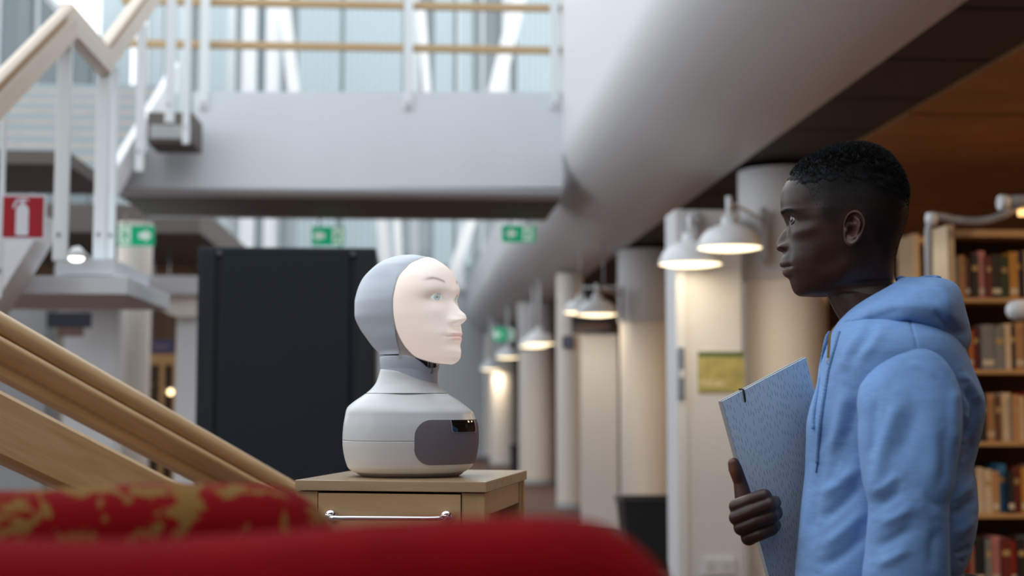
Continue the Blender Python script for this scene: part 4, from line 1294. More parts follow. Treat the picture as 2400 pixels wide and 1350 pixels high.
# ---------------------------------------------------------------- hands: fused from tapered fingers
def capsule(mb, a, b, ra, rb, n=14):
    a = Vector(a); b = Vector(b); d = (b - a)
    if d.length < 1e-6: d = Vector((0, 0, 1e-4))
    t = d.normalized(); s = t.cross(Vector((.3, .9, .2))).normalized(); q = t.cross(s)
    rows = []
    for ang in np.linspace(-90, 0, 6):
        r = ra * math.cos(math.radians(ang)); c = a + t * (ra * math.sin(math.radians(ang)))
        rows.append([c + (s * math.cos(2 * math.pi * j / n) + q * math.sin(2 * math.pi * j / n)) * max(r, 1e-5) for j in range(n)])
    for ang in np.linspace(0, 90, 6):
        r = rb * math.cos(math.radians(ang)); c = b + t * (rb * math.sin(math.radians(ang)))
        rows.append([c + (s * math.cos(2 * math.pi * j / n) + q * math.sin(2 * math.pi * j / n)) * max(r, 1e-5) for j in range(n)])
    mb.grid(rows, True, True, True)

def fuse(mb, voxel, iters, fac=.5):
    o = mb.build('fuse_tmp', None)
    m = o.modifiers.new('r', 'REMESH'); m.mode = 'VOXEL'; m.voxel_size = voxel
    m = o.modifiers.new('s', 'SMOOTH'); m.factor = fac; m.iterations = iters
    dg = bpy.context.evaluated_depsgraph_get()
    me = bpy.data.meshes.new_from_object(o.evaluated_get(dg))
    v = [tuple(x.co) for x in me.vertices]; f = [tuple(p.vertices) for p in me.polygons]
    bpy.data.objects.remove(o, do_unlink=True); bpy.data.meshes.remove(me)
    return v, f

def chain(mb, pts):
    for a, b in zip(pts[:-1], pts[1:]):
        capsule(mb, a[0], b[0], a[1], b[1])

def h_(px, py, w): return HF(px, py, w)
hand = MB()
FING = [
 [(h_(1727, 1187, -.046), .0118), (h_(1762, 1172, -.057), .0108), (h_(1791, 1164, -.056), .0118), (h_(1800, 1172, -.034), .0100), (h_(1798, 1186, -.018), .0085)],
 [(h_(1727, 1213, -.049), .0122), (h_(1766, 1197, -.062), .0108), (h_(1803, 1183, -.060), .0118), (h_(1814, 1177, -.036), .0095), (h_(1816, 1172, -.020), .0078)],
 [(h_(1738, 1237, -.049), .0118), (h_(1774, 1223, -.061), .0104), (h_(1806, 1211, -.058), .0113), (h_(1817, 1201, -.036), .0092), (h_(1821, 1195, -.020), .0074)],
 [(h_(1755, 1260, -.045), .0110), (h_(1784, 1251, -.055), .0098), (h_(1808, 1240, -.051), .0103), (h_(1815, 1228, -.033), .0085), (h_(1814, 1221, -.018), .0068)]]
WR = behind(1790, 1222, .070, .022)
TIPS = [(1799, 1188), (1817, 1173), (1822, 1196), (1815, 1223)]
for f, (a_, b_) in zip(FING, TIPS):
    f[4] = (touch(a_, b_, f[4][1]), f[4][1])
    f[3] = (f[2][0].lerp(f[4][0], .52) + Vector((.004, -.003, 0)), f[3][1])
for f in FING: chain(hand, f)
for f, k in zip(FING, range(4)):
    kn = h_(1752 + 8 * k, 1201 + 14 * k, .012)
    capsule(hand, f[0][0], kn, .0122, .015)
    capsule(hand, kn, WR, .015, .022)
chain(hand, [(h_(1752, 1206, .006), .0155), (h_(1743, 1168, -.002), .0138), (h_(1735, 1130, -.002), .0104), (h_(1723, 1098, -.008), .0106), (h_(1719.5, 1086, -.010), .0090)])
FA = behind(1850, 1232, .115, .027)
capsule(hand, WR, FA, .023, .027)
hv, hf = fuse(hand, .0014, 5)
n_h0 = len(BODY.v); BODY.add(hv, hf, True); n_h1 = len(BODY.v)
# the near hand hanging low beside the thigh
hand2 = MB(); bx0 = HF(2110, 1500, -.215).x
Zh = .79
for k in range(4):
    y0 = -.215 + (k - 1.5) * .004; x0 = bx0 - .03 + .02 * k
    chain(hand2, [((x0, y0 - .004, Zh), .0115), ((x0 - .004, y0, Zh - .045), .0100), ((x0 - .001, y0 + .012, Zh - .072 - .004 * (k in (1, 2))), .0085), ((x0 + .004, y0 + .022, Zh - .088 - .005 * (k in (1, 2))), .0070)])
    capsule(hand2, (x0, y0, Zh), (bx0, -.215, Zh + .085), .0125, .021)
chain(hand2, [((bx0 - .018, -.205, Zh + .055), .0145), ((bx0 - .045, -.190, Zh + .02), .0125), ((bx0 - .052, -.180, Zh - .015), .0100), ((bx0 - .052, -.175, Zh - .035), .0080)])
capsule(hand2, (bx0, -.215, Zh + .085), (bx0 + .01, -.215, Zh + .17), .022, .026)
hv2, hf2 = fuse(hand2, .0018, 4)
BODY.add(hv2, hf2, True)
# trunk and limbs under the clothes keep the body in one figure
def limb(pts): 
    BODY.tube([p for p, r in pts], [r for p, r in pts], 20)
cxm = HF(2090, 900).x
limb([((cxm - .02, 0, 1.42), .06), ((cxm, 0, 1.30), .085), ((cxm, 0, 1.10), .085), ((cxm - .01, 0, .95), .09)])
for sgn in (-1, 1):
    limb([((cxm - .01, sgn * .08, .95), .075), ((cxm - .015, sgn * .095, .50), .05), ((cxm, sgn * .10, .09), .036)])
limb([((cxm + .02, -.13, 1.36), .045), ((cxm + .02, -.185, 1.30), .036), ((cxm + .03, -.205, 1.08), .034), ((bx0 + .01, -.215, .95), .026)])
limb([((cxm + .02, .13, 1.36), .045), ((cxm + .02, .20, 1.30), .04), (HF(2070, 1262, .20), .034), (FA, .026)])

def skin_material():
    m = bpy.data.materials.new('skin'); m.use_nodes = True
    nt = m.node_tree; b = nt.nodes['Principled BSDF']
    at = nt.nodes.new('ShaderNodeAttribute'); at.attribute_name = 'tone'
    tc = nt.nodes.new('ShaderNodeTexCoord')
    n1 = nt.nodes.new('ShaderNodeTexNoise'); n1.inputs['Scale'].default_value = 55; n1.inputs['Detail'].default_value = 6
    nt.links.new(tc.outputs['Object'], n1.inputs['Vector'])
    mr = nt.nodes.new('ShaderNodeMapRange'); mr.inputs[1].default_value = .3; mr.inputs[2].default_value = .7; mr.inputs[3].default_value = .82; mr.inputs[4].default_value = 1.18
    nt.links.new(n1.outputs[0], mr.inputs[0])
    mu = nt.nodes.new('ShaderNodeMix'); mu.data_type = 'RGBA'; mu.blend_type = 'MULTIPLY'; mu.inputs[0].default_value = 1
    nt.links.new(at.outputs['Color'], mu.inputs[6]); nt.links.new(mr.outputs[0], mu.inputs[7])
    nt.links.new(mu.outputs[2], b.inputs['Base Color'])
    b.inputs['Roughness'].default_value = .36
    b.inputs['Specular IOR Level'].default_value = .33
    b.inputs['Subsurface Weight'].default_value = .08
    b.inputs['Subsurface Radius'].default_value = (.01, .004, .002)
    b.inputs['Subsurface Scale'].default_value = .3
    n2 = nt.nodes.new('ShaderNodeTexNoise'); n2.inputs['Scale'].default_value = 900; n2.inputs['Detail'].default_value = 3
    v2 = nt.nodes.new('ShaderNodeTexVoronoi'); v2.inputs['Scale'].default_value = 650
    nt.links.new(tc.outputs['Object'], n2.inputs['Vector']); nt.links.new(tc.outputs['Object'], v2.inputs['Vector'])
    ad = nt.nodes.new('ShaderNodeMath'); ad.operation = 'ADD'; nt.links.new(n2.outputs[0], ad.inputs[0]); nt.links.new(v2.outputs['Distance'], ad.inputs[1])
    bp = nt.nodes.new('ShaderNodeBump'); bp.inputs['Strength'].default_value = .12; bp.inputs['Distance'].default_value = .0008
    nt.links.new(ad.outputs[0], bp.inputs['Height']); nt.links.new(bp.outputs[0], b.inputs['Normal'])
    return m
body = BODY.build('body', skin_material(), man, fixn=True)
# skin tone by place: lips, palm side of the thumb, cropped hair at the sides
vv = np.array(BODY.v); pp = HF.pix(vv)
tone = np.zeros((len(vv), 4)); tone[:, 3] = 1; SK = np.array((.043, .0195, .0140)); tone[:, :3] = SK
def tint(mask, col):
    m = np.clip(mask, 0, 1)[:, None]; tone[:, :3] = tone[:, :3] * (1 - m) + np.array(col) * m
ih = np.zeros(len(vv)); ih[:n_head] = 1
rowy = np.repeat(Fy, NCOL); rowx = np.repeat(R_[:, 0], NCOL)
lat = np.abs(vv[:n_head, 1])
def hm(a):
    z = np.zeros(len(vv)); z[:n_head] = a; return z
front = (rowx < 1866) & (np.tile(np.cos(cth), NROW) > .3)
tint(hm(front * np.exp(-((rowy - 617) / 8) ** 2) * np.exp(-(lat / .021) ** 4)), (.075, .036, .034))
tint(hm(front * np.exp(-((rowy - 638) / 6.5) ** 2) * np.exp(-(lat / .019) ** 4) * .9), (.20, .072, .068))
tint(hm(front * np.exp(-((rowy - 603) / 5) ** 2) * np.exp(-((lat - .014) / .014) ** 2) * .6), (.025, .018, .017))
tint(hm(front * np.exp(-((rowy - 502 - 3 * np.cos(lat / .05 * 6)) / 4.6) ** 2) * smooth(.008, .014, lat) * smooth(.056, .044, lat)), (.005, .004, .004))
tint(hm(front * np.exp(-((rowy - 517) / 9) ** 2 - ((lat - .030) / .018) ** 2) * .6), (.020, .010, .008))  # eye-socket shade painted into the skin tone
tint(hm(front * np.exp(-((rowy - 575) / 14) ** 2) * np.exp(-(lat / .018) ** 2) * .35), (.10, .048, .034))
tint(hm(front * np.exp(-((rowy - 541) / 7) ** 2 - ((lat - .036) / .016) ** 2) * .35), (.11, .056, .040))
# cropped side hair (fade)
px_, py_ = pp[:n_head, 0], pp[:n_head, 1]
lower = np.interp(px_, [1840, 1872, 1890, 1905, 1922, 1935, 1955, 1975, 2000, 2025, 2040, 2056, 2075, 2105, 2140], [405, 420, 440, 470, 500, 525, 528, 500, 492, 500, 540, 575, 605, 618, 620])
stub = smooth(10, -22, py_ - lower) 
dn = smooth(400, 520, py_)
tint(hm(stub * (.95 - .35 * dn)), (.013, .0125, .0135))
topl0 = np.interp(px_, [1835, 1850, 1880, 1930, 1985, 2040, 2090, 2120, 2140], [406, 410, 414, 408, 404, 408, 426, 452, 470])
rj = np.random.default_rng(9); jn = np.zeros(n_head)
for k in range(20): jn += np.sin(vv[:n_head] @ (rj.normal(size=3) * 300) + rj.uniform(0, 6.28)) / 20 ** .5
tint(hm(smooth(46, 0, py_ - topl0 + 9 * jn) * (px_ > 1856) + (py_ < topl0 + 4)), (.006, .0065, .007))
# warmer ears
em = np.zeros(len(vv)); qe = pp[n_head:]; em[n_head:] = ((np.abs(vv[n_head:, 1]) > .062) & (qe[:, 0] > 1972) & (qe[:, 0] < 2035) & (qe[:, 1] < 580)) * .8
tint(em, (.085, .037, .028))
for k, (a, b) in enumerate(((n_h0, n_h1),)):
    q = pp[a:b]
    m = np.zeros(len(vv)); m[a:b] = np.exp(-((q[:, 0] - 1716) / 12) ** 2 - ((q[:, 1] - 1105) / 34) ** 2) * .75
    tint(m, (.22, .085, .055))
    m = np.zeros(len(vv)); m[a:b] = np.exp(-((q[:, 0] - 1735) / 12) ** 2 - ((q[:, 1] - 1155) / 16) ** 2) * .5
    tint(m, (.19, .09, .065))
at = body.data.color_attributes.new('tone', 'FLOAT_COLOR', 'POINT'); at.data.foreach_set('color', tone.ravel())

# eyeballs
for sgn, ec in zip((-1, 1), EYE):
    mb = MB(); rows = []
    for e in np.linspace(-88, 88, 22):
        rows.append([(.0122 * math.cos(math.radians(e)) * math.cos(a), .0122 * math.cos(math.radians(e)) * math.sin(a), .0122 * math.sin(math.radians(e))) for a in np.linspace(0, 2 * math.pi, 32, endpoint=False)])
    mb.grid(rows, True, True, True)
    eb = mb.build('eyeball', mat('eye_white', (.55, .43, .37), .15, coat=.5), man, ec)  # white dulled in its colour to carry the shade on the eye
    mb = MB(); mb.lathe([(.0005, .01262), (.002, .0125), (.0045, .0119), (.0056, .0112)], n=24)
    ir = mb.build('iris', mat('iris_dark', (.012, .007, .005), .08, coat=.6), eb); ir.rotation_euler = (0, -math.pi / 2, math.radians(24))
# finger nails that show on two fingertips
for (a, b, c) in ((1820, 1171, plane_w(1820, 1171) - .019), (1825, 1194, plane_w(1825, 1194) - .018)):
    mb = MB(); rows = []
    for t in np.linspace(-1, 1, 7):
        rows.append([Vector((.0042 * math.sqrt(max(0, 1 - (s * .95) ** 4)) * t * .9, -.0022 * (1 - t * t), .0055 * s)) for s in np.linspace(-1, 1, 9)])
    mb.grid(rows)
    o = mb.build('fingernail', mat('nail', (.20, .115, .095), .3), man, HF(a, b, c)); o.rotation_euler = (.2, -.5, .8)

# ---------------------------------------------------------------- hair: a close-cropped cap of short tufts
hairmat = mat('black_hair', (.0075, .0085, .0095), .75, spec=.35)
mb = MB()
hv_ = head.reshape(-1, 3); hn_ = Hn.reshape(-1, 3)
topline = np.interp(px_, [1835, 1850, 1880, 1930, 1985, 2040, 2090, 2120, 2140], [406, 410, 414, 408, 404, 408, 426, 452, 470])
thick = smooth(26, -40, py_ - topline + 7 * jn)             # 1 on top, 0 at the sides
offs = (.0005 + .0055 * thick)
r2 = np.random.default_rng(3)
noise_ = np.zeros(len(hv_))
for k in range(24):
    f = r2.normal(size=3) * 420; noise_ += np.sin(hv_ @ f + r2.uniform(0, 6.28)) / 24 ** .5
cap_pts = (hv_ + hn_ * (offs + .0009 * thick * noise_ - .0012 * (1 - smooth(0, .15, thick)))[:, None]).reshape(NROW, NCOL, 3)
last = int(np.max(np.where((thick.reshape(NROW, NCOL) > .02).any(1)))) + 2
mb.grid(cap_pts[:last], True)
# tufts
w_area = np.where(stub > .25, .30 + .9 * smooth(70, 0, py_ - topline) + thick, 0) * (np.linalg.norm(np.cross(np.roll(head, -1, 1) - head, np.roll(head, -1, 0) - head), axis=2).reshape(-1))
w_area[:NCOL] = 0; w_area[-NCOL:] = 0; w_area /= w_area.sum()
idx = r2.choice(len(hv_), size=80000, p=w_area)
jit = r2.normal(size=(len(idx), 3)) * .0012
base = hv_[idx] + jit
nrm = hn_[idx]
base -= nrm * (jit * nrm).sum(1, keepdims=True)
th_ = thick[idx]
base = base + nrm * (th_ * .0045)[:, None]
ln = (.0009 + .0042 * th_) * r2.uniform(.6, 1.3, len(idx))
dr_ = nrm + r2.normal(size=nrm.shape) * .55; dr_ /= np.linalg.norm(dr_, axis=1, keepdims=True)
sd = np.cross(dr_, r2.normal(size=nrm.shape)); sd /= np.linalg.norm(sd, axis=1, keepdims=True)
wd_ = (.00035 + .00035 * th_)[:, None]
v0 = base - sd * wd_; v1 = base + sd * wd_; v2 = base + dr_ * ln[:, None] + np.cross(sd, dr_) * (ln * .5)[:, None]
k0 = len(mb.v)
tv = np.stack([v0, v1, v2], 1).reshape(-1, 3)
mb.v += [tuple(x) for x in tv]
mb.f += [(k0 + 3 * k, k0 + 3 * k + 1, k0 + 3 * k + 2) for k in range(len(idx))]
mb.sm += [False] * len(idx)
hair = mb.build('hair', hairmat, man, fixn=False)

# eyebrows: short hairs lying outwards
bm_ = front * np.exp(-((rowy - 501 + 60 * (lat - .03)) / 2.6) ** 2) * smooth(.013, .019, lat) * smooth(.054, .036, lat)
wb = bm_ / bm_.sum(); ib = r2.choice(len(hv_), size=1300, p=wb)
nb_ = hn_[ib]; bs = hv_[ib] + r2.normal(size=(len(ib), 3)) * .0007 + nb_ * .0003
sgnl = np.sign(hv_[ib, 1])[:, None]
dr_ = nb_ * .35 + np.concatenate([np.full((len(ib), 1), .75), sgnl * .5, np.full((len(ib), 1), .18)], 1) + r2.normal(size=nb_.shape) * .25
dr_ /= np.linalg.norm(dr_, axis=1, keepdims=True); sd = np.cross(dr_, nb_); sd /= np.linalg.norm(sd, axis=1, keepdims=True)
lb = r2.uniform(.002, .0042, len(ib))[:, None]
tv = np.stack([bs - sd * .00028, bs + sd * .00028, bs + dr_ * lb], 1).reshape(-1, 3)
mb = MB(); mb.v = [tuple(x) for x in tv]; mb.f = [(3 * k, 3 * k + 1, 3 * k + 2) for k in range(len(ib))]; mb.sm = [False] * len(ib)
mb.build('eyebrows', hairmat, man, fixn=False)

# ---------------------------------------------------------------- hoodie
def knit(name, col):
    m = bpy.data.materials.new(name); m.use_nodes = True
    nt = m.node_tree; b = nt.nodes['Principled BSDF']
    tc = nt.nodes.new('ShaderNodeTexCoord'); mp = nt.nodes.new('ShaderNodeMapping'); mp.inputs['Scale'].default_value = (45, 45, 900)
    nt.links.new(tc.outputs['Object'], mp.inputs['Vector'])
    n = nt.nodes.new('ShaderNodeTexNoise'); n.inputs['Scale'].default_value = 1.0; n.inputs['Detail'].default_value = 5; n.inputs['Roughness'].default_value = .7
    nt.links.new(mp.outputs[0], n.inputs['Vector'])
    r = nt.nodes.new('ShaderNodeValToRGB'); r.color_ramp.elements[0].position = .3; r.color_ramp.elements[1].position = .72
    r.color_ramp.elements[0].color = (*[c * .84 for c in col], 1); r.color_ramp.elements[1].color = (*[min(1, c * 1.13) for c in col], 1)
    nt.links.new(n.outputs[0], r.inputs[0]); nt.links.new(r.outputs[0], b.inputs['Base Color'])
    b.inputs['Roughness'].default_value = .85; b.inputs['Sheen Weight'].default_value = .10; b.inputs['Sheen Roughness'].default_value = .4
    b.inputs['Specular IOR Level'].default_value = .2
    n2 = nt.nodes.new('ShaderNodeTexNoise'); n2.inputs['Scale'].default_value = 1400; n2.inputs['Detail'].default_value = 2
    nt.links.new(tc.outputs['Object'], n2.inputs['Vector'])
    bp = nt.nodes.new('ShaderNodeBump'); bp.inputs['Strength'].default_value = .25; bp.inputs['Distance'].default_value = .001
    nt.links.new(n2.outputs[0], bp.inputs['Height']); nt.links.new(bp.outputs[0], b.inputs['Normal'])
    return m
M_HOOD = knit('blue_knit', (.185, .345, .66))
def loft(tab, wc, n, nrow, ex=2.5, up=None):
    """tab rows: py, px_front, px_back, half width, centre w"""
    tab = np.array(tab, float); yy = np.linspace(tab[0, 0], tab[-1, 0], nrow)
    T = pchip(tab[:, 0], tab, yy)
    rows = []
    for y, a, b, hw, w0 in T:
        p = HF(a, y, wc); q = HF(b, y, wc); c = (p + q) / 2; hl = (q.x - p.x) / 2
        ring = []
        for k in range(n):
            t = 2 * math.pi * k / n; cs, sn = math.cos(t), math.sin(t)
            ring.append((c.x - hl * math.copysign(abs(cs) ** (2 / ex), cs), w0 + hw * math.copysign(abs(sn) ** (2 / ex), sn), c.z))
        rows.append(ring)
    return rows
torso = [(728, 2000, 2170, .085, 0), (742, 1978, 2195, .112, 0), (760, 1960, 2218, .141, 0), (780, 1947, 2236, .164, 0), (805, 1938, 2252, .184, 0), (835, 1929, 2263, .194, 0), (870, 1920, 2276, .196, 0), (905, 1912, 2290, .194, 0),
         (940, 1902, 2302, .190, 0), (965, 1896, 2304, .186, 0), (1000, 1890.5, 2299, .180, 0), (1050, 1889.5, 2287, .172, 0), (1098, 1888, 2276, .170, 0), (1126, 1884.5, 2283, .169, 0), (1180, 1876, 2291, .168, 0),
         (1215, 1872, 2291.5, .168, 0), (1250, 1868.5, 2287, .168, 0), (1289, 1865, 2275, .167, 0), (1318, 1863, 2262, .166, 0), (1330, 1863, 2255, .165, 0), (1345, 1862, 2259, .166, 0), (1400, 1864, 2256, .165, 0), (1440, 1875, 2248, .160, 0)]
rows = loft(torso, 0, 320, 300, 2.35)
rows = wobble(rows, .0018, 26, 11)
TF = [  # folds on the trunk: curve, width (px), depth (mm, - inwards)
 ([(2128, 735), (2140, 775), (2152, 822)], 2.2, -2.2),
 ([(2008, 925), (1996, 985), (1975, 1060), (1962, 1120)], 16, -7), ([(1985, 905), (1972, 985), (1950, 1070)], 15, 6), ([(1950, 900), (1940, 980), (1925, 1060)], 14, -3.5),
 ([(2018, 1085), (1985, 1120), (1945, 1150), (1915, 1165)], 15, 7), ([(2024, 1125), (1990, 1165), (1950, 1200), (1915, 1225)], 14, -7), ([(2036, 1185), (2000, 1225), (1960, 1260), (1920, 1290)], 15, 6),
 ([(2034, 1240), (2000, 1280), (1960, 1310), (1915, 1335)], 14, -6), ([(1990, 1010), (1975, 1070), (1965, 1130)], 12, 4), ([(1905, 1080), (1893, 1180), (1880, 1290)], 12, 3.5), ([(1925, 1060), (1915, 1160), (1900, 1260)], 12, -3),
 ([(2060, 740), (2020, 800), (1985, 860)], 14, -3.5), ([(2035, 760), (1995, 815), (1965, 880)], 12, 4), ([(2075, 760), (2045, 810), (2010, 850)], 12, 3),
 ([(2262, 905), (2285, 955), (2272, 1005), (2258, 1035)], 11, -8), ([(2250, 870), (2285, 915), (2300, 950)], 9, 4), ([(2262, 960), (2268, 990), (2258, 1010)], 8, 5),
 ([(2254, 1085), (2270, 1060), (2290, 1020)], 10, -5), ([(2236, 1180), (2260, 1150), (2285, 1135)], 10, 5), ([(2228, 1215), (2255, 1195), (2290, 1160)], 11, -6), ([(2230, 1262), (2258, 1240), (2288, 1205)], 12, 6), ([(2234, 1300), (2260, 1290), (2280, 1275)], 8, -6),
 ([(2244, 1318), (2262, 1312)], 6, -5)]
rows = crease(rows, TF)
hoodie = MB().grid(rows, True, True, True).build('hoodie', M_HOOD, man)

sleeve = [(813, 2144, 2162, .006, -.176), (816, 2122, 2178, .014, -.176), (822, 2100, 2192, .020, -.1735), (833, 2078, 2208, .027, -.173), (848, 2056, 2223, .034, -.172), (866, 2038, 2236, .041, -.172), (885, 2024, 2245, .047, -.173),
          (908, 2012, 2252, .053, -.176), (940, 2009, 2257, .059, -.181), (987, 2014, 2258, .064, -.188), (1028, 2014, 2257, .065, -.195), (1077, 2017.5, 2252, .065, -.203), (1126, 2023, 2246, .064, -.211), (1187, 2036, 2229, .062, -.219),
          (1240, 2035, 2227, .061, -.220), (1309, 2032, 2230, .060, -.220), (1350, 2027, 2231, .060, -.220), (1420, 2026, 2230, .060, -.220), (1520, 2040, 2215, .055, -.219), (1620, 2052, 2195, .050, -.218), (1690, 2058, 2185, .046, -.217), (1705, 2075, 2170, .038, -.217), (1760, 2078, 2168, .036, -.217)]
rows = loft(sleeve, -.215, 220, 300, 2.3)
rows = wobble(rows, .0016, 30, 5)
SF = [([(2110, 930), (2085, 1000), (2062, 1085), (2048, 1170)], 17, 6), ([(2150, 935), (2130, 1010), (2095, 1090)], 20, -5), ([(2050, 930), (2046, 1010), (2040, 1080)], 12, -4.5), ([(2180, 960), (2190, 1060), (2180, 1160)], 22, 3.5),
      ([(2040, 1190), (2075, 1175), (2120, 1140)], 13, -6), ([(2038, 1160), (2075, 1140), (2110, 1105)], 11, 4), ([(2050, 1230), (2095, 1215), (2150, 1180)], 14, 5), ([(2040, 1290), (2090, 1265), (2150, 1230)], 14, -5), ([(2045, 1330), (2090, 1310), (2140, 1280)], 13, 4.5),
      ([(2225, 1190), (2190, 1180), (2160, 1150)], 14, -4), ([(2240, 900), (2236, 960), (2240, 1050)], 12, 4), ([(2210, 1000), (2215, 1080), (2205, 1150)], 14, -3.5), ([(2200, 1230), (2185, 1290), (2190, 1345)], 14, -4), ([(2085, 870), (2060, 910)], 14, 3), ([(2120, 850), (2160, 860), (2200, 890)], 10, 2.5)]
rows = crease(rows, SF)
MB().grid(rows, True, True, True).build('sleeve', M_HOOD, hoodie)
# far sleeve, bent forward behind the folder
far = [((cxm + .03, .150, 1.375), .050), ((cxm + .035, .195, 1.33), .066), ((cxm + .035, .215, 1.25), .066), (HF(2085, 1180, .225), .062), (HF(2072, 1252, .235), .060)] + [
    (behind(a_, b_, w_, r_), r_) for a_, b_, w_, r_ in ((2010, 1266, .215, .056), (1930, 1252, .175, .048), (1872, 1240, .140, .042), (1850, 1236, .117, .036), (1835, 1232, .108, .034))]
fp = crom(np.array([tuple(p) for p, r in far]), 70); fr = np.interp(np.linspace(0, 1, 70), np.linspace(0, 1, len(far)), [r for p, r in far])
mb = MB(); mb.tube([Vector(p) for p in fp], list(fr), 48); mb.build('sleeve', M_HOOD, hoodie)

# hood lying on the shoulders
SEC = {0.0: [(1988, 772, -.020), (1970, 751, -.022), (1963, 757, -.030), (1958, 768, -.035), (1956, 779, -.035), (1960, 790, -.032), (1976, 797, -.022)],
       .22: [(2008, 742, -.046), (2001, 721, -.052), (1993, 729, -.063), (1985, 742, -.084), (1984, 758, -.096), (1996, 771, -.096), (2018, 766, -.062)],
       .47: [(2052, 715, -.058), (2046, 690, -.067), (2043, 700, -.084), (2044, 718, -.116), (2051, 740, -.136), (2068, 756, -.136), (2090, 748, -.090)],
       .70: [(2086, 692, -.052), (2090, 668, -.058), (2108, 669, -.082), (2130, 690, -.132), (2138, 718, -.156), (2130, 742, -.154), (2120, 740, -.100)],
       .86: [(2100, 688, -.034), (2104, 661, -.038), (2150, 657, -.068), (2202, 676, -.122), (2222, 722, -.142), (2204, 770, -.136), (2178, 762, -.080)],
       .95: [(2103, 690, -.014), (2107, 660, -.016), (2165, 651, -.030), (2236, 668, -.060), (2257, 722, -.074), (2250, 822, -.070), (2210, 820, -.050)],
       1.0: [(2104, 690, 0), (2108, 660, 0), (2168, 650, 0), (2240, 669, 0), (2261, 726, 0), (2269, 815, 0), (2220, 842, 0)]}
ks = sorted(SEC); nfi = 90
ctrl = np.array([[tuple(HF(*q)) for q in SEC[k]] for k in ks])          # (nsec, 7, 3)
fi = np.linspace(0, 1, nfi)
half = np.stack([pchip(ks, ctrl[:, c, :], fi) for c in range(7)], 1)     # (nfi, 7, 3)
prof = np.stack([crom(half[k], 56) for k in range(nfi)], 0)
mir = prof[::-1].copy(); mir[:, :, 1] *= -1
full = np.concatenate([prof, mir[1:]], 0)
full = wobble(full, .0012, 32, 21, False)
HFD = [([(2270, 775), (2245, 778), (2215, 755), (2185, 725)], 9, -7), ([(2185, 700), (2215, 735), (2250, 760)], 12, 4), ([(2140, 690), (2180, 710), (2215, 745)], 12, -3.5), ([(2262, 800), (2245, 812)], 12, 4),
       ([(1982, 757), (2016, 729), (2058, 700), (2098, 677), (2120, 668)], 1.8, -1.3), ([(2010, 745), (2060, 715), (2110, 700)], 12, 3.5), ([(2020, 757), (2075, 735), (2120, 722)], 10, -2.5), ([(2120, 690), (2160, 685), (2205, 700)], 14, 3)]
full = crease(full, HFD, False)
mb = MB(); mb.grid(full)
# end faces at the front opening
hood = mb.build('hood', M_HOOD, hoodie)
sol = hood.modifiers.new('thick', 'SOLIDIFY'); sol.thickness = .0035; sol.offset = -1
# folded inner rim of the hood seen behind the neck
pts = [HF(2099, 657, .02), HF(2118, 655, .03), HF(2135, 659, .035), HF(2165, 655, .03), HF(2188, 650, .02), HF(2200, 656, .0)]
mb = MB(); mb.tube([Vector(p) for p in crom(np.array([tuple(p) for p in pts]), 30)], [.0045 + .0012 * math.sin(k * .5) for k in range(30)], 12); mb.build('hood_fold', M_HOOD, hoodie)
# drawstrings
from mathutils.bvhtree import BVHTree
_vs = []; _fs = []
for _o in (hoodie, hood):
    _k = len(_vs); _vs += [v.co.copy() for v in _o.data.vertices]; _fs += [[i + _k for i in p.vertices] for p in _o.data.polygons]
_bvh = BVHTree.FromPolygons(_vs, _fs)
_c0 = CAM - Vector((HF.o.x, HF.o.y, 0)); CL = Vector((_c0.dot(HF.u), _c0.dot(HF.w), CAM.z))
def on_cloth(px, py, lift=.003, wmax=None):
    q = HF(px, py, 0); d = (q - CL).normalized()
    h = _bvh.ray_cast(CL, d, 10)
    if h[0] is None: return None
    return h[0] - d * lift
cord = knit('cord_blue', (.18, .33, .60))
for nm, q in (('far', [(1945, 779, .012), (1939, 788, .006), (1934, 806, -.002), (1927, 842, -.010), (1920, 892, -.018), (1912, 940, -.024), (1908, 965, -.026), (1906, 1005, -.026)]),
              ('near', [(1967, 778, -.040), (1964, 787, -.050), (1956, 816, -.058), (1946, 852, -.066), (1937, 897, -.074), (1931, 930, -.080), (1925, 965, -.086), (1921, 996, -.090), (1917, 1044, -.096), (1914.5, 1084, -.100)])):
    pts_ = []
    for k in q:
        h = on_cloth(k[0], k[1], .0035); fb = HF(*k)
        if nm == 'far':
            # hangs from the far side of the collar, in front of the chest
            h2 = on_cloth(k[0], k[1], .004)
            fb = HF(k[0], k[1], (h2.y if h2 is not None and k[1] > 790 else fb.y))
            h = fb
        pts_.append(tuple(h if h is not None else fb))
    c = crom(np.array(pts_), 120)
    mb = MB(); mb.tube([Vector(p) for p in c], [.0029 + .00035 * math.sin(k * 1.9) for k in range(120)], 12)
    ds = mb.build('drawstring', cord, hoodie)
    if nm == 'near':
        e = Vector(c[-1]); mb = MB(); mb.tube([e, on_cloth(1913, 1097) or e, on_cloth(1912, 1108) or e], [.0017, .0014, .0010], 8)
        mb.build('string_tip', M_HOOD, ds)
